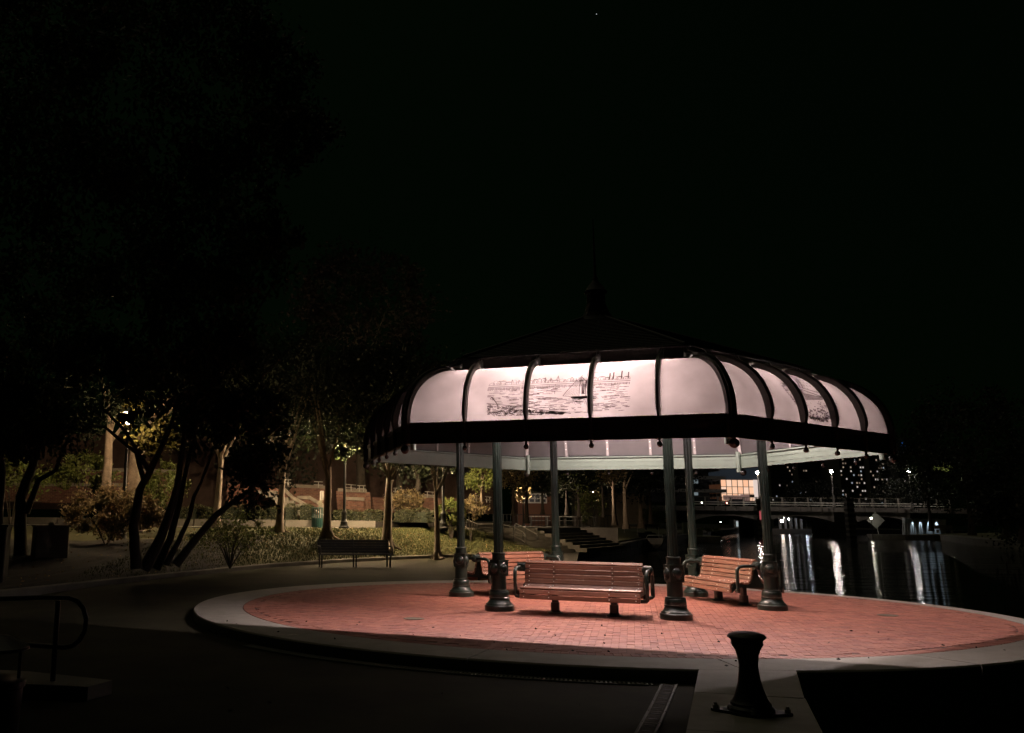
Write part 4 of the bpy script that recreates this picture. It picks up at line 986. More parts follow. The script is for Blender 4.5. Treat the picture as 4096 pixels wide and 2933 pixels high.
# trees behind the walkway
def bgtree(lb, u, v, Y, h, rad, cz, nl=2600, lm=None, leaf=(.22, .15), r0=.18, z=None, bm=None, group='trees along the left bank', cs=.3, nc=40):
    p = dp(u, v, Y); z = p[2] if z is None else z; x = p[0]
    return tree(lb, x, Y, z, h, [((x, Y, z+cz), rad, 1)], r0, nl, leaf, lm or M_leafd, bm or M_bark2, group, 4, cs=cs, nc=nc)
bgtree('dark forked tree behind the hedge, between the third and fourth trunk', *s25b(780, 730), 46, 1.6, (2.2, 1.6, 1.7), 3.0, 4200, M_leafd)
bgtree('small tree with yellow lit leaves between the left columns', *s25b(1930, 900), 44, 1.0, (.9, .8, .65), 1.7, 1500, M_leafy, (.13, .09), .09, bm=M_bark3)
r1 = lambda x, y: (1800+x/2.52, 1850+y/2.52)
bgtree('brownish leaved tree right of the front left column', *r1(640, 520), 55, 1.6, (1.5, 1.3, .9), 2.5, 2400, M_leafb, (.16, .11), .12)
bgtree('tree with glowing pink and yellow lamp-lit leaves', *r1(775, 600), 58.5, 2.2, (1.0, .9, .7), 3.3, 1800, M_leafb, (.16, .11), .14)
bgtree('dark round tree left of the back column', *r1(935, 510), 56, 1.2, (1.5, 1.3, 1.7), 3.0, 3200, M_leafd, (.17, .12), .12)
bgtree('dark tree right of the back column', *r1(1180, 520), 60, 1.6, (2.4, 1.6, 2.2), 3.8, 4200, M_leafd, (.2, .14), .14)
bgtree('slender tree before the lit shrubs, right of the back column', *r1(1300, 540), 66, 2.0, (1.8, 1.4, 1.0), 2.9, 2400, M_leafy, (.18, .12), .13)
bgtree('thin dark tree beside the railing end', *r1(1545, 540), 66, 2.4, (1.6, 1.4, 1.0), 3.4, 2200, M_leafb, (.18, .12), .11)
bgtree('pale trunk on the grass right of the railing', *r1(1775, 660), 76, 3.6, (2.6, 2, 1.6), 5.2, 3200, M_leafd, (.22, .15), .24, bm=M_bark)
bgtree('brown trunk left of the boat', *r1(1660, 620), 74, 3.4, (2.4, 2, 1.5), 5.0, 2600, M_leafd, (.22, .15), .2, bm=M_bark)
bgtree('trunk directly above the boat bow', *r1(1925, 650), 84, 3.6, (3.0, 2.4, 2.0), 5.6, 3200, M_leafd, (.25, .17), .25, bm=M_bark)
bgtree('trunk near the right shelter column beyond the boat', *r1(2025, 610), 92, 3.4, (3.0, 2.4, 2.0), 5.6, 2800, M_leafd, (.25, .17), .22, bm=M_bark)
bush('clipped yellow green bush above the boat canopy', *r1(1970, 530), 95, (.9, .8, .7), 1200, M_leafy, (.13, .09), zb=.7)
bush('round yellowish bush left of the front right column', *r1(2085, 570), 98, (1.25, .9, 1.1), 1500, M_leafy, (.13, .09), zb=.7)
bush('tall lit shrub right of the back column', *r1(1420, 450), 68, (1.1, .8, 1.2), 1500, M_leafy, (.14, .1), zb=.8)
for (u, v, Y, tt, m_, nn) in ((2092, 1968, 59.3, 'tree with glowing pink', M_leafb, 900), (2371, 1984, 72.9, 'slender tree before', M_leafb, 1000)):
    t = [o for o in bpy.data.objects if str(o.get('label', '')).startswith(tt)][0]
    p = dp(u, v, Y); npmesh('leaves', leafV(clumps(p, (.65, .25, .5), nn, 40, .3, .0), .17, .12, .2), nn, m_, t, o=tuple(t.location))
# tall dark tree mass behind
o = None
for i, (u, v, Y, rx, rz, lb) in enumerate(((1150, 1650, 50, 5, 3.5, 'tall dark tree crown above the lawn'), (1450, 1250, 52, 4.0, 4.0, 'tall tree crown with faint reddish-lit leaves left of the roof'), (1600, 1650, 50, 4.0, 3.0, 'dark crown behind the left corner of the roof'), (2300, 1900, 80, 7, 2.2, 'wide dark crown seen under the shelter, left'), (2560, 1870, 100, 8, 3.6, 'wide dark crown seen under the shelter, right'))):
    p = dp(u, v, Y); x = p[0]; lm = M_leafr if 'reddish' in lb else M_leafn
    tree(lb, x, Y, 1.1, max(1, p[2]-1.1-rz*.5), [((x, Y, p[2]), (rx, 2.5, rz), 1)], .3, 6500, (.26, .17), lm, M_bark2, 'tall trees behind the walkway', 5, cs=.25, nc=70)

# black park bench at the path kerb
pb = dp(1425, 2258, 30.6)
bb = thing('park_bench', 'long black slatted park bench by the path kerb before the lawn', 'bench', (-.30, 30.9, -.01), R(13))
for i in range(5):
    q = MB(); q.cbox((0, .23+.022*i, .50+.085*i), (.080, .03, 2.4), .006, Matrix.Rotation(PI/2, 3, 'Y') @ Matrix.Rotation(R(0), 3, 'X')); 
    ob = q.build('slat', M_black, bb)
for i in range(5):
    q = MB(); q.box((0, -.22+.095*i, .44-.01*abs(i-2)), (2.4, .092, .03)); q.build('slat', M_black, bb)
for x in (-1.14, 0, 1.14):
    q = MB(); q.tube([(x, .2, 0), (x, .22, .42), (x, .34, .90)], .028, 8); q.build('leg', M_black, bb); q = MB(); q.tube([(x, -.2, 0), (x, -.22, .42), (x, .22, .42)], .026, 8); q.build('leg', M_black, bb)
for x in (-1.2, 1.2):
    q = MB(); q.tube([(x, .27, .68), (x, -.12, .68), (x, -.2, .66), (x, -.24, .60), (x, -.24, .42)], .024, 8); q.build('armrest', M_black, bb, True)
q = MB(); q.prism([(-1.5, -.5), (1.6, -.5), (1.6, .5), (-1.5, .5)], -.1, .0); q.build('footing', M_conc2, bb)

# ------------------------------------------------------------------ terrace with railings by the canal
TY = 66
A, B = dp(*r1(900, 800), TY), dp(*r1(1695, 780), TY); zt = dp(*r1(1300, 655), TY)[2]
q = MB(); q.slab([(A[0]-4, TY, -.1), (B[0], TY, -.1), (B[0], TY, zt), (A[0]-4, TY, zt)], (0, 16, 0)); o = q.build('terrace_wall', M_conc2); tag(o, 'concrete terrace wall with black railing beyond the shelter', 'wall')
def fence(lb, P0, P1, h, nb, m=M_black, name='railing'):
    P0, P1 = Vector(P0), Vector(P1); t = thing(name, lb, 'railing', P0); d = P1-P0
    for z in (.08, h): q = MB(); q.tube([(0, 0, z), d+Vector((0, 0, z))], .022, 6); q.build('rail', m, t)
    me = MB(); me.tube([(0, 0, 0), (0, 0, h)], .014, 5); bm_ = me.mesh('baluster', m)
    for i in range(nb+1): inst(bm_, 'baluster', t, d*(i/nb))
    return t
fence('black railing with upright bars along the terrace wall', (A[0]-3.2, TY+.2, zt), (B[0]-.4, TY+.2, zt), .85, 34)
fence('black railing returning from the terrace corner', (B[0]-.3, TY+.3, zt), (B[0]-.3, TY+9, zt), .85, 8)
# ramp railings
def prail(lb, pts, Y, h=.5):
    W = [Vector(dp(*r1(*p_), Y)) for p_ in pts]; O = W[0]; t = thing('ramp_rail', lb, 'handrail', O, 0, 'dark handrails of the ramp and steps')
    for k_ in (0, -.42): q = MB(); q.tube([w_+Vector((0, 0, k_))-O for w_ in W], .022, 6); q.build('rail', M_grey if Y < 56 else M_black, t)
    for w_ in W: q = MB(); q.tube([w_-O, w_-O-Vector((0, 0, .85))], .02, 6); q.build('post', M_black, t)
prail('pale sloping ramp rail between the left columns', [(170, 575), (275, 620), (435, 620)], 46)
prail('dark stair rail right of the front left column', [(540, 630), (640, 650), (735, 700), (765, 740)], 45.5)
prail('second dark stair rail right of the front left column', [(660, 615), (760, 660), (870, 720), (880, 745)], 47)
q = MB(); W = [dp(*r1(x, y), 46.2) for x, y in ((150, 640), (275, 698), (440, 700), (440, 712), (275, 710), (150, 652))]; q.slab([(p[0], 46.2, p[2]) for p in W], (0, .2, 0)); o = q.build('ramp_edge', M_lime); tag(o, 'pale edge of the ramp between the two left columns', 'ramp edge')
for (xa, ya, xb2_, yb_, lb) in ((5.2, 46.3, 8.6, 48.8, 'broad steps rising to the walkway between the left shelter columns'), (8.7, 48.9, 12.5, 55.6, 'long side steps climbing to the walkway, farther right')):
    L2 = math.hypot(xb2_-xa, yb_-ya); rz2 = math.atan2(yb_-ya, xb2_-xa); nx2, ny2 = math.sin(rz2), -math.cos(rz2)
    st2 = thing('canal_steps', lb, 'stairs', ((xa+xb2_)/2+nx2*2.9, (ya+yb_)/2+ny2*2.9, 0), rz2)
    for i in range(8):
        q = MB(); q.box((0, i*.37+.15, (.05+(i+1)*.138)/2), (L2, .40-.002*i, .05+(i+1)*.138)); q.build('step', M_conc2, st2)
# picnic tables
for i, (x, lb) in enumerate(((1150, 'pale topped table just right of the back column'), (1230, 'pale topped table in the middle of the terrace'), (900, 'pale topped table left of the back column'), (1400, 'pale topped table at the right end of the terrace'))):
    p = dp(*r1(x, 640), TY+4); t = thing('picnic_table', lb, 'table', (p[0], TY+3+i*.6, zt), 0, 'tables on the canal terrace')
    q = MB(); q.box((0, 0, .74), (1.5, .8, .05)); q.build('tabletop', M_white, t)
    for s in (-.6, .6): q = MB(); q.box((s, 0, .36), (.08, .6, .72)); q.build('leg', M_grey, t)
    for s in (-.65, .65): q = MB(); q.box((0, s, .44), (1.5, .28, .05)); q.build('seat', M_grey, t)
# grass bank between terrace and quay, further on
b = MB(); b.prism([(B[0]+.05, TY+1), (B[0]+.9, TY+3), (33, 105), (54, 150), (10, 150), (B[0]+.05, TY+16)], -.1, [.1, .1, .1, .1, 1.2, 1.2]); o = b.build('canal_bank', M_grass); o['kind'] = 'structure'
# building glimpsed through the trees
gbx = thing('garden_building', 'brick garden building with a lit white framed window behind the glowing tree', 'building', (*dp(*r1(855, 500), 72)[:2], 1))
q = MB(); q.box((0, 1.5, 1.2), (2.6, 3, 2.4)); q.build('wall', M_wbrick, gbx)
q = MB(); q.box((0, -.03, 2.2), (1.9, .08, .75)); wd = q.build('window', M_white, gbx)
for i in range(4):
    for j in range(2): q = MB(); q.box((-.68+.45*i, -.08, 2.03+.34*j), (.34, .02, .22)); q.build('pane', emat('dim_pane', (.6, .7, .8), .02), wd)
q = MB(); q.box((0, 1.4, 2.66), (2.9, 3.4, .12)); q.build('roof', M_black, gbx)
p = dp(*r1(1600, 570), 100); q = MB(); q.box((p[0], 100, 2.6), (7, 4, 3.6)); o = q.build('pale_house', mat('pale_render', (.3, .25, .19), .8, 0, .2, 2)); tag(o, 'pale low building behind the tree trunks beyond the terrace', 'building')
for a_, b_ in (((p[0]-3, 99), (p[0]+3, 99)),): pass

# ------------------------------------------------------------------ quay walls (dressed stone blocks)
def quay(name, pts, z0, z1, lb=None, depth=.6, bl=1.6, rows=3, m=M_stone, cop=True):
    t = thing(name, '', '', (*pts[0], 0)); del t['category']; del t['label']; t['kind'] = 'structure'
    O = (*pts[0], 0)
    for (xa, ya), (xb_, yb) in zip(pts[:-1], pts[1:]):
        L_ = math.hypot(xb_-xa, yb-ya); nb = max(1, int(L_/bl)); a = math.atan2(yb-ya, xb_-xa)
        for i in range(nb):
            f = (i+.5)/nb; x, y = xa+(xb_-xa)*f, ya+(yb-ya)*f
            q = MB(); h = (z1-z0)/rows
            for r_ in range(rows): q.box((x, y, z0+h*(r_+.5)), (L_/nb-.015, depth-random.uniform(0, .03), h-.015), a)
            if cop: q.box((x, y, z1+.06), (L_/nb-.012, depth+.08, .12), a)
            q.build('stone_block', m, t, o=O)
quay('canal_wall', [(5.2, 25.2), (11.1, 50.0), (18.7, 68), (26.1, 87), (53.4, 145)], -1.5, -.12, bl=2.6)
quay('canal_wall', [(4.55, 10.4), (2.9, 6.2), (.2, -1)], -1.6, -.25, bl=1.5, cop=False, depth=.2)

# ------------------------------------------------------------------ motor boat
bp_ = dp(2612, 2190, 84)
bo = thing('motor_boat', 'white motor boat with dark canopy moored on the left of the canal', 'boat', (bp_[0], 86, -1), R(14))
q = MB(); st_ = []
for y, wd, zb in ((-2.7, .03, .75), (-2.3, .45, .35), (-1.6, .85, .05), (-.5, 1.15, -.1), (1, 1.25, -.15), (2.6, 1.2, -.15)):
    zt_ = 1.05 if y < -1 else .95
    st_.append([(-wd, y-.25*(wd < .5), zt_), (-wd*.92, y, .55), (-wd*.55, y, zb+.12), (0, y, zb), (wd*.55, y, zb+.12), (wd*.92, y, .55), (wd, y-.25*(wd < .5), zt_)])
V = [p_ for r_ in st_ for p_ in r_]
q.add(V, [(i*7+j, i*7+j+1, (i+1)*7+j+1, (i+1)*7+j) for i in range(5) for j in range(6)]+[(35, 36, 37, 38, 39, 40, 41)]+[(i*7, (i+1)*7, (i+1)*7+6, i*7+6) for i in range(5)])
q.build('hull', mat('boat_white', (.38, .37, .35), .3, 0, .1), bo)
q = MB(); q.box((0, 0.6, .84), (2.36, 3.6, .10)); q.build('stripe', M_black, bo)
q = MB(); q.slab([(-1.0, -.6, 1.0), (1.0, -.6, 1.0), (.85, -.2, 1.5), (-.85, -.2, 1.5)], (0, .03, 0)); q.build('windshield', mat('dark_glass', (.02, .02, .025), .08), bo)
q = MB(); q.slab([(-1.2, -.5, 2.12), (-.9, -.5, 2.26), (.9, -.5, 2.26), (1.2, -.5, 2.12), (1.2, -.5, 2.06), (-1.2, -.5, 2.06)], (0, 2.6, 0)); q.build('canopy', M_black, bo)
for x in (-1.1, 1.1):
    for y in (-.4, 1.9): q = MB(); q.tube([(x, y, .95), (x*.98, y, 2.1)], .02, 6); q.build('canopy_post', M_grey, bo)
q = MB(); q.tube([(-.8, -1.4, 1.05), (-.75, -1.6, 1.3), (0, -2.8, 1.35), (.75, -1.6, 1.3), (.8, -1.4, 1.05)], .018, 6); q.build('bow_rail', M_bolt, bo)
q = MB(); q.box((.65, .6, 1.3), (.45, .5, .6)); q.build('seat', M_black, bo)

# ------------------------------------------------------------------ bridge
BY = 172
r4 = lambda x, y: (2400+x/1.3373, 1750+y/1.3373)
r2b = lambda x, y: (2700+x/3.24, 1800+y/3.24)
def bz(v, u=3100): return dp(u, v, BY)[2]
XL, XR = dp(2770, 2030, BY)[0], dp(3800, 2030, BY)[0]
br = thing('bridge', 'long low concrete road bridge with arched spans over the canal', 'bridge', ((XL+XR)/2, BY, -1))
OB = ((XL+XR)/2, BY, -1)
zd = bz(2027); zg = bz(2046)
q = MB(); q.box(((XL+XR)/2, BY+5, zd-.45), (XR-XL+30, 10, .9)); q.build('deck', M_conc3, br, o=OB)
for i in range(24):
    f = (i+.5)/24; q = MB(); q.cbox((XL+(XR-XL)*f, BY-.12, zd-.42), ((XR-XL)/24-.12, .2, .8), .04); q.build('deck_panel', M_conc3, br, o=OB)
# arched girders
spans_ = [(2770, 3040), (3060, 3335), (3425, 3640)]
for u0, u1 in spans_:
    xa, xb2 = dp(u0, 2060, BY)[0], dp(u1, 2060, BY)[0]; top_ = zd-.9; n_ = 20; lo = []
    for i in range(n_+1):
        f = i/n_; lo.append((xa+(xb2-xa)*f, bz(2064)-1.15*(2*f-1)**2*.9))
    poly = [(x, BY, z) for x, z in lo]+[(xb2, BY, top_), (xa, BY, top_)]
    q = MB(); q.slab(poly, (0, 9, 0)); q.build('arch', M_conc3, br, o=OB)
for u0, u1 in ((3335, 3430), (3030, 3062)):
    xa, xb2 = dp(u0, 2060, BY)[0], dp(u1, 2060, BY)[0]; q = MB(); q.box(((xa+xb2)/2, BY+5.5, (zd-.9-3)/2), (xb2-xa, 7.2, zd-.9+3)); q.build('pier', M_stone, br, o=OB)
# railings: two light rails and close pickets
q = MB()
for z in (zd+.35, zd+.75): q.box(((XL+XR)/2, BY-.1, z), (XR-XL, .10, .12))
rl = q.build('rail', mat('pale_rail', (.8, .75, .65), .6), br, o=OB)
q = MB(); n_ = int((XR-XL)/.28)
for i in range(n_): q.box((XL+(XR-XL)*i/n_, BY+.05, zd+1.15), (.06, .06, 1.0))
q.build('pickets', M_black, br, o=OB, kind='stuff')
q = MB(); q.box(((XL+XR)/2, BY+.05, zd+1.67), (XR-XL, .1, .09)); q.build('top_rail', M_dim, br, o=OB)
for i in range(21):
    q = MB(); q.box((XL+(XR-XL)*i/20, BY, zd+.85), (.28, .22, 1.7)); q.build('railing_post', M_conc3, br, o=OB)
# headlights / tail light seen through the railing: small parked cars
M_car = mat('car_paint_dark', (.03, .03, .035), .25, .2, .05)
for u, c, lb in ((2850, (1, .95, .85), 'dark car on the bridge with white headlights, left'), (2950, (1, .25, .2), 'dark car on the bridge with a red light, right')):
    p = dp(u, 2028, BY+3); t = thing('car', lb, 'car', (p[0], BY+3, zd), 0, 'cars crossing the bridge')
    q = MB(); q.slab([(-2.1, -.85, .3), (2.1, -.85, .3), (2.15, -.85, .7), (1.3, -.85, .85), (.7, -.85, 1.35), (-.9, -.85, 1.38), (-1.6, -.85, .9), (-2.15, -.85, .85)], (0, 1.7, 0)); q.build('body', M_car, t)
    for x in (-1.35, 1.35):
        q = MB(); q.lathe([(.31, -.1), (.31, .1)], 12, (x, -.82, .31), Matrix.Rotation(PI/2, 3, 'X')); q.build('wheel', M_black, t)
    q = MB(); q.ball((-2.15, -.6, .65), .17, 8); q.build('headlight', emat('car_light_%d' % int(c[1]*100), c, 10), t)
# bridge street lamps
def blamp(u, vh, lb, k_, Y=BY-2.2):
    p = dp(u, vh, Y); t = thing('street_lamp', lb, 'street lamp', (p[0], Y, zd), 0, 'street lamps on the bridge'); h = p[2]-zd
    q = MB(); q.tube([(0, 0, 0), (0, 0, h-.2)], [.16, .08], 8); q.lathe([(.3, 0), (.25, .5), (.17, .8)], 8); q.box((0, 1.1, -.1), (.5, 2.6, .3)); q.build('pole', M_dim if 0 else mat('pale_pole', (.35, .33, .30), .6), t)
    q = MB(); q.ball((0, 0, h), .25, 10, .9); q.build('globe', emat('bridge_lamp_glow', (1, .86, .78), k_*7), t)
    q = MB(); q.lathe([(.42, h+.26), (.3, h+.42), (.05, h+.5)], 10); q.build('cap', M_black, t)
blamp(3325, 1887, 'street lamp standing in the middle of the bridge', 60)
blamp(3634, 1887, 'street lamp at the right end of the bridge', 60)
blamp(3030, 1891, 'street lamp half hidden by the right shelter column', 60)
# stacked stone marker pillars in the water
def pillar(u, v0, v1, w_, Y, lb, fin=False):
    a, b_ = dp(u, v0, Y), dp(u, v1, Y); t = thing('mooring_pillar', lb, 'pillar', (b_[0], Y, -1.3), 0, 'stacked pillars in the canal'); H_ = a[2]+1.3; n_ = int(H_/.42)
    for i in range(n_): q = MB(); q.cbox((random.uniform(-.02, .02), 0, H_*(i+.5)/n_), (w_+(.06 if i % 2 else -.05), w_, H_/n_-.05), .04); q.build('block', M_stone if i % 2 else M_conc3, t)
    q = MB(); q.box((0, 0, H_/2), (w_*.8, w_*.8, H_)); q.build('core', M_stone, t)
    if fin: q = MB(); q.tube([(0, 0, H_), (0, 0, H_+2.9)], [.22, .02], 8); q.tube([(-.3, 0, H_), (0, 0, H_+1.6)], .05, 6); q.tube([(.3, 0, H_), (0, 0, H_+1.6)], .05, 6); q.build('finial', M_grey, t)
pillar(3407, 1993, 2152, 1.15, 150, 'tall stacked stone pillar with a thin mast before the bridge', True)
pillar(3050, 1995, 2150, .9, 150, 'dark stacked pillar hidden partly by the right shelter column')
p = dp(3046, 2062, 149); q = MB(); q.box((p[0], 149.3, p[2]), (.38, .06, 1.35)); o = q.build('warning_plate', emat('red_plate_glow', (1, .2, .22), .35)); tag(o, 'small red plate on the dark pillar by the column', 'sign')  # plate emits its own red glow in place of light on it
# left abutment: concrete dock with bollards
dk = MB(); a = dp(2700, 2140, 118); b_ = dp(2905, 2140, 118); dk.prism([(a[0]-14, 116), (b_[0]-1.5, 116), (b_[0], 120), (b_[0]+2, 165), (a[0]-14, 165)], -1.4, -.25); o = dk.build('dock', mat('dock_concrete', (.25, .23, .2), .8, 0, .2, 1)); o['kind'] = 'structure'
for u, v0, v1, w_, lb in ((2743, 2080, 2130, .7, 'white post on the dock, tallest'), (2793, 2107, 2128, .9, 'low white block on the dock')):
    p = dp(u, v1, 122); q = MB(); h = (v1-v0)*122/3668; q.cbox((p[0], 122, -.25+h/2), (w_, w_, h), .05); o = q.build('dock_post', M_white); tag(o, lb, 'post')
p = dp(2845, 2122, 121); bush('low grassy plant on the dock edge', 2845, 2118, 121, (1.7, .8, .25), 500, M_leafy, (.35, .06), zb=-.25, stems=2, name='plant', cat='plant')

# far bank seen under the arches, with small lights
q = MB(); q.prism([(40, 215), (140, 215), (200, 600), (0, 600)], -2, .1); o = q.build('far_bank', M_mulch); o['kind'] = 'structure'
for i, (x, y, r_, c, s_, lb) in enumerate((
    (1385, 922, .34, (1, .80, .66), 45, 'round warm quay light under the right arch, brightest'), (1475, 898, .16, (1, .95, .9), 120, 'small quay light left of the white columns'), (1700, 882, .16, (.72, .84, 1), 170, 'bluish quay light under the right arch, left one'), (1762, 876, .16, (.8, .9, 1), 150, 'bluish quay light under the right arch, right one'), (1410, 878, .08, (1, 1, 1), 20, 'tiny quay light near the crown of the arch'),
    (920, 945, .30, (.85, .92, 1), 24, 'white quay light before the lit hall under the left arch'), (870, 900, .14, (1, .95, .9), 20, 'small quay light left under the arch'), (832, 915, .14, (1, .9, .85), 20, 'small warm quay light at the left arch end'), (590, 935, .1, (1, .95, .9), 20, 'small light left beneath the bridge'))):
    p = dp(*r2b(x, y), 212); t = thing('quay_light', lb, 'light', (p[0], 212, .1)); h = p[2]-.1
    q = MB(); q.ball((0, 0, h), r_, 8); q.build('globe', emat('quay_glow_%d' % i, c, s_), t); q = MB(); q.tube([(0, 0, 0), (0, 0, h-r_*.8)], .07, 6); q.build('pole', M_black, t)
q = MB(); a = dp(*r2b(815, 990), 222); b_ = dp(*r2b(1025, 990), 222); h0 = dp(*r2b(900, 995), 222)[2]; h1 = dp(*r2b(900, 925), 222)[2]
hl = thing('lit_hall', 'glass fronted hall lit bluish white under the left arch', 'building', ((a[0]+b_[0])/2, 223, 0))
q.box((0, 1.5, (h0+h1)/2), (b_[0]-a[0]+1, 2.8, h1-h0+.8)); q.build('wall', M_conc3, hl)
for i in range(9):
    q = MB(); wd = (b_[0]-a[0])/9; q.box((a[0]-(a[0]+b_[0])/2+wd*(i+.5), -.05, (h0+h1)/2), (wd*.8, .06, h1-h0)); q.build('window', emat('hall_glow', (.70, .82, .85), .55), hl)
for u, k_, lb in ((1430, .9, 'pale lit column wall under the right arch, left'), (1570, 1.0, 'pale lit column wall under the right arch, right')):
    t = thing('lit_portico', lb, 'portico', (dp(*r2b(u, 980), 216)[0], 216, 0))
    for s in (-1.2, 0, 1.2): q = MB(); q.box((s, 0, 1.6), (.45, .45, 4.0)); q.build('column', emat('portico_glow', (.9, .78, .66), .02), t)  # columns glow by themselves, standing in for light falling on them
    q = MB(); q.box((0, .2, 3.8), (3.6, 1, .4)); q.build('lintel', M_conc3, t)

# right bank: quay, diamond sign, lit columns under the bridge end
r3 = lambda x, y: (3300+x/2.849, 1700+y/2.849)
P_ = [gp(*r3(530, 1255), -.35), gp(*r3(905, 1260), -.35), gp(*r3(1320, 1265), -.35), gp(*r3(1700, 1310), -.35), gp(*r3(2268, 1350), -.35)]
quay_pts = [(float(p[0]), float(p[1])) for p in P_]+[(90, 30), (95, -20)]
rb = MB(); far = [(q_[0]+120, q_[1]+(60 if i < 3 else 20)) for i, q_ in enumerate(quay_pts)]
V = [(x, y, -.35) for x, y in quay_pts]+[(x, y, 1.4) for x, y in far]+[(x, y, -1.6) for x, y in quay_pts]; n_ = len(quay_pts)
rb.add(V, [(i, i+1, n_+i+1, n_+i) for i in range(n_-1)]+[(2*n_+i, 2*n_+i+1, i+1, i) for i in range(n_-1)]); o = rb.build('right_bank', M_grass); o['kind'] = 'structure'
b = MB(); V = []
for i, (x, y) in enumerate(quay_pts):
    x2, y2 = quay_pts[min(i+1, n_-1)]; x1, y1 = quay_pts[max(i-1, 0)]; l = math.hypot(x2-x1, y2-y1); nx, ny = -(y2-y1)/l, (x2-x1)/l
    for d_, z in ((-.1, -1.6), (-.1, -.22), (2.6, -.22), (2.6, -.5)): V.append((x+nx*d_, y+ny*d_, z))
b.add(V, [(i*4+j, (i+1)*4+j, (i+1)*4+j+1, i*4+j+1) for i in range(n_-1) for j in range(3)]+[(0, 1, 2, 3)]); o = b.build('right_quay', M_conc2); o['kind'] = 'structure'
sY = float(P_[0][1])+1.5
p0, p1 = dp(*r3(608, 1215), sY), dp(*r3(580, 1088), sY)
ds = thing('diamond_sign', 'pale blank diamond shaped board on a thin post at the quay end', 'sign', (p0[0], sY, -.22)); O = (p0[0], sY, -.22)
q = MB(); q.tube([(p0[0], sY, -.25), (p1[0], sY+.05, p1[2])], .05, 6); q.build('post', M_white, ds, o=O)
q = MB(); s_ = 1.35*sY/140; q.slab([(p1[0]-s_, sY, p1[2]), (p1[0], sY, p1[2]-s_*.9), (p1[0]+s_, sY, p1[2]), (p1[0], sY, p1[2]+s_*.9)], (0, .06, 0)); q.build('board', M_white, ds, o=O)
p = dp(*r3(527, 1064), sY-3); t = thing('quay_light', 'tiny quay light up and left of the pale diamond board', 'light', (p[0], sY-3, -1))
q = MB(); q.ball((0, 0, p[2]+1), .12, 8); q.build('globe', emat('sign_glow', (1, .92, .75), 150), t); q = MB(); q.tube([(0, 0, -.5), (0, 0, p[2]+.9)], .05, 6); q.build('pole', M_black, t)
YW = float(P_[1][1])+14
lc = thing('abutment_wall', 'abutment wall washed by four pale downlights under the bridge end', 'wall', (dp(*r3(1150, 1240), YW)[0], YW, -.3)); O = (dp(*r3(1150, 1240), YW)[0], YW, -.3)
W = [dp(*r3(x, y), YW) for x, y in ((910, 1260), (910, 1060), (1380, 1080), (1380, 1270))]; q = MB(); q.slab([(p[0], YW, p[2]) for p in W], (0, .8, 0)); q.build('wall', mat('abutment_render', (.35, .38, .38), .8, 0, .15, 1), lc, o=O)
for x in (1010, 1100, 1195, 1285):
    p = dp(*r3(x, 1078), YW-.5); q = MB(); q.lathe([(.16, .0), (.2, .25)], 10, (p[0], YW-.22, p[2])); fx = q.build('downlight', M_black, lc, o=O)
    l = bpy.data.lights.new('wall_wash', 'SPOT'); l.energy = 380; l.spot_size = R(36); l.spot_blend = .6; l.color = (.72, .86, 1); l.shadow_soft_size = .08
    lo = bpy.data.objects.new('wall_wash', l); col.objects.link(lo); lo.parent = lc; lo.location = (p[0]-O[0], -.28, p[2]-O[2]-.05); lo.rotation_euler = (R(15), 0, 0)
for i in range(9):
    p = dp(*r3(905+8*i, 1240), YW-1.5)
q = MB()
pf = thing('picket_fence', 'short pale picket fence left of the washed wall', 'fence', (*dp(*r3(900, 1240), YW-2)[:2], -.25))
me = MB(); me.box((0, 0, .95), (.16, .05, 1.9)); pm = me.mesh('picket', M_white)
for i in range(10): inst(pm, 'picket', pf, (.32*i*YW/140, 0, 0))
# park benches far right
p = gp(*r3(1500, 1255), -.2); t = thing('park_bench', 'pale low bench on the right bank beside the quay', 'bench', (p[0], p[1]+3, .1))
q = MB(); q.box((0, 0, .5), (3.0, .6, .12)); q.build('seat', M_lime, t); q = MB(); q.box((0, .35, .95), (3.0, .1, .6)); q.build('backrest', M_lime, t)
for s in (-1.2, 1.2): q = MB(); q.box((s, 0, .22), (.2, .5, .46)); q.build('leg', M_lime, t)

# trees of the right bank
GR = 'dark trees of the right bank'
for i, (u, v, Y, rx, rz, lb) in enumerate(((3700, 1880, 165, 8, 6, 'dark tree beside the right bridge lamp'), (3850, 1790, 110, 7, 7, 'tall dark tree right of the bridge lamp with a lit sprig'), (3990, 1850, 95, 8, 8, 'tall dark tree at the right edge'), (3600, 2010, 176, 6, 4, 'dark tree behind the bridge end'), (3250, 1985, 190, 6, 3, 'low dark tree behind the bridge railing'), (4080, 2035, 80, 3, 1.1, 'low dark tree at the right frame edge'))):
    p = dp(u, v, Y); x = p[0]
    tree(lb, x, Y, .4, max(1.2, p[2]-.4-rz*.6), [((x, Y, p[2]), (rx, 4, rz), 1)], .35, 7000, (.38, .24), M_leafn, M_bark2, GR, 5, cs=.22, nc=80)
p = dp(3770, 1873, 100); O = tuple(p); t = thing('lit_branch', 'small sprig of yellow green leaves lit by a lamp, right of the bridge lamp', 'branch', O)
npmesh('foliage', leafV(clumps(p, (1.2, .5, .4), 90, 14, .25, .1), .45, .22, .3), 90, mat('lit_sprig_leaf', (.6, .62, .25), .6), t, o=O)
l = bpy.data.lights.new('sprig_light', 'POINT'); l.energy = 60; l.color = (.9, 1, .6); l.shadow_soft_size = .05; lo = bpy.data.objects.new('sprig_light', l); col.objects.link(lo); lo.parent = t; lo.location = (0, -1.5, -1.5)

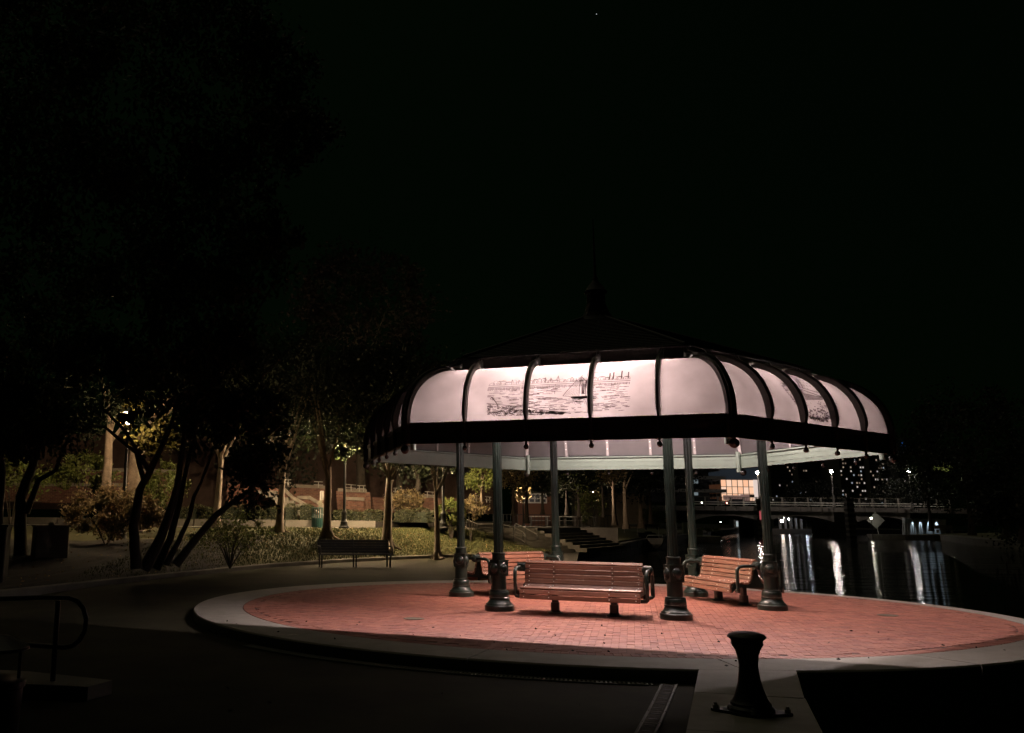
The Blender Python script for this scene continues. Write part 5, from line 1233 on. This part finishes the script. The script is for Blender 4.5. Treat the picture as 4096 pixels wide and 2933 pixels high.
# ------------------------------------------------------------------ city beyond
M_tower = mat('tower_concrete', (.24, .23, .21), .85, 0, .2, .2)
M_win = mat('unlit_window', (.012, .013, .016), .3, 0, 0)
WL = [emat('window_warm', (1, .78, .56), .38), emat('window_pale', (1, .90, .82), .65), emat('window_blue', (.75, .88, 1), .4), emat('window_dim', (1, .75, .55), .18)]
def tower(lb, u0, u1, v0, v1, Y, fl, cols_, lit, seed, steps=None):
    a, b_ = dp(u0, v0, Y), dp(u1, v1, Y); Wd = b_[0]-a[0]; H_ = a[2]+1; O = ((a[0]+b_[0])/2, Y, -1); t = thing('apartment_tower', lb, 'building', O)
    q = MB(); q.box((0, 10, H_/2), (Wd, 20, H_)); q.build('wall', M_tower, t)
    fh = H_/fl; cw = Wd/cols_; rd = random.Random(seed)
    for i in range(fl+1): 
        q = MB(); q.box((0, -.2, min(H_-.1, i*fh+.12)), (Wd+.3, .5, .5)); q.build('floor_band', M_tower, t)
    me = MB(); me.box((0, 0, 0), (cw*.36, .25, fh*.36)); 
    litm = [me.mesh('window', m_) for m_ in WL]
    dark = MB()
    for i in range(fl):
        for j in range(cols_):
            x, z = -Wd/2+cw*(j+.5), fh*(i+.55); v_ = (1.6-(O[2]+z))*F/Y+2092
            if rd.random() < lit and v_ < 2015: inst(litm[rd.choice((0, 0, 1, 1, 2, 3, 3))], 'window', t, (x, -.08, z))
            else: dark.box((x, -.05, z), (cw*.5, .2, fh*.48))
    dark.build('unlit_windows', M_win, t, kind='stuff')
    if steps: q = MB(); q.box((0, 10, H_+2), (Wd*.4, 8, 4)); q.build('roof_house', M_tower, t)
    return t
tower('dark apartment tower with scattered lit windows behind the bridge, left', 3074, 3180, 1790, 2015, 430, 22, 12, .13, 5)
tower('second apartment tower directly behind the middle bridge lamp', 3184, 3345, 1790, 2015, 445, 22, 15, .11, 8)
tower('lighter apartment tower with rows of bright windows, rightmost', 3352, 3470, 1800, 2015, 425, 20, 10, .28, 13, True)
tower('distant dark apartment tower stepping down at the right', 3472, 3560, 1818, 2015, 440, 19, 8, .16, 21)
t = thing('rooftop_sign', 'small blue glowing panels high above the right bridge lamp', 'sign', dp(3612, 1800, 430)); 
for s, (u0, u1, v0, v1) in enumerate(((3604, 3612, 1770, 1798), (3618, 3627, 1780, 1799))):
    a, b_ = dp(u0, v0, 430), dp(u1, v1, 430); q = MB(); q.box(((a[0]+b_[0])/2-t.location.x, 0, (a[2]+b_[2])/2-t.location.z), (b_[0]-a[0], .3, a[2]-b_[2])); q.build('panel', emat('blue_glow', (.06, .28, .85), .8), t)
a = dp(3612, 1805, 432); q = MB(); q.box((0, 6, -a[2]/2-.5), (4.5, 10, a[2]+1)); q.build('tower_block', M_tower, t)
# terraced concrete office
of = thing('office_block', 'dark concrete office block with stepped balconies left of the lit hall', 'building', (dp(2850, 2000, 230)[0], 230, 3)); O = tuple(of.location)
xa, xb2 = dp(2600, 2000, 230)[0], dp(2888, 2000, 230)[0]
for i, v in enumerate((2010, 1958, 1906, 1854, 1802)):
    z = dp(2850, v, 230)[2]; z2 = dp(2850, v-52, 230)[2]; off = -i*.3
    q = MB(); q.box(((xa+xb2)/2-6, 245, (z+z2)/2), (xb2-xa+6, 30, z2-z)); q.build('storey', mat('office_dark', (.03, .028, .025), .8), of, o=O)
    q = MB(); q.box(((xa+xb2)/2-1, 236, z2-.4), (xb2-xa+3, 16, .8)); q.build('parapet', M_conc3, of, o=O)
    for k_ in range(5):
        q = MB(); q.box((xb2-.2+.0, 231+k_*2.6, z2-1.4), (.4, 1.6, .9)); q.build('bracket', M_conc3, of, o=O)
for v in (1925, 1973):
    p = dp(2783, v, 229.5); q = MB(); q.box((p[0], 229.4, p[2]), (1.0, .2, 1.1)); q.build('window', emat('office_pane', (.6, .75, .8), .22), of, o=O)
# glass hall
YG = 240
gh = thing('glass_hall', 'glass fronted building glowing warm orange above the bridge', 'building', (dp(2960, 2010, YG)[0], YG, 3)); O = tuple(gh.location)
a, b_ = dp(*r2b(605, 660), YG), dp(*r2b(1095, 390), YG); top_ = dp(*r2b(800, 280), YG)[2]
q = MB(); q.box(((a[0]+b_[0])/2+.0, YG+8, b_[2]+(top_-b_[2])/2+3), (b_[0]-a[0]+.6, 16, top_-b_[2]+6)); q.build('upper_wall', mat('glowing_slate_cladding', (.09, .11, .13), .6, emit=(.10, .13, .17), est=.10), gh, o=O)  # faint emission in the cladding stands in for light on the wall
q = MB(); q.box(((a[0]+b_[0])/2, YG+15, (a[2]+b_[2])/2), (b_[0]-a[0], .3, b_[2]-a[2])); q.build('back_wall', mat('maple_panel', (.55, .30, .17), .6, 0, .15, .6), gh, o=O)
q = MB(); q.box(((a[0]+b_[0])/2, YG+8, a[2]-.2), (b_[0]-a[0], 15, .4)); q.build('floor', M_lime, gh, o=O)
NP = 7
for i in range(NP):
    for j in range(3):
        w_ = (b_[0]-a[0])/NP; h = (b_[2]-a[2])/3; q = MB(); q.box((a[0]+w_*(i+.5), YG+.1, a[2]+h*(j+.5)), (w_-.16, .06, h-.14))
        q.build('pane', emat('warm_lit_glass_%d' % ((i*5+j*3) % 4), ((1, .58, .37), (1, .62, .42), (1, .54, .33), (1, .66, .48))[(i*5+j*3) % 4], 1.0), gh, o=O)
q = MB()
for i in range(NP+1): q.box((a[0]+(b_[0]-a[0])*i/NP, YG, (a[2]+b_[2])/2), (.08, .2, b_[2]-a[2]))
for j in range(4): q.box(((a[0]+b_[0])/2, YG, a[2]+(b_[2]-a[2])*j/3), (b_[0]-a[0], .2, .08))
q.build('mullions', M_rib, gh, o=O)
q = MB(); p = dp(*r2b(1065, 520), YG); q.box((p[0], YG-.3, p[2]), (2.0, .3, (b_[2]-a[2])*.95)); q.build('side_pane', emat('pale_glass', (1, .82, .74), .75), gh, o=O)
q = MB(); p = dp(*r2b(750, 620), YG); q.box((p[0], YG-.4, p[2]), (5.2, .3, 1.2)); p = dp(*r2b(900, 620), YG); q.box((p[0], YG-.4, p[2]), (2.2, .3, 1.6)); q.build('reception_desk', mat('desk_glow', (.15, .15, .17), .6, emit=(.5, .3, .25), est=.35), gh, o=O)  # desk is lightened by its own emission, not by a lamp
q = MB(); p = dp(*r2b(988, 597), YG); q.box((p[0], YG-.4, p[2]), (1.3, .1, .65)); q.build('screen', M_black, gh, o=O)
# star
p = dp(2386, 57, 1500); q = MB(); q.ball(p, .55, 8); o = q.build('star', emat('starlight', (.9, .95, 1), 1.2)); tag(o, 'single bright star high in the black sky', 'star')
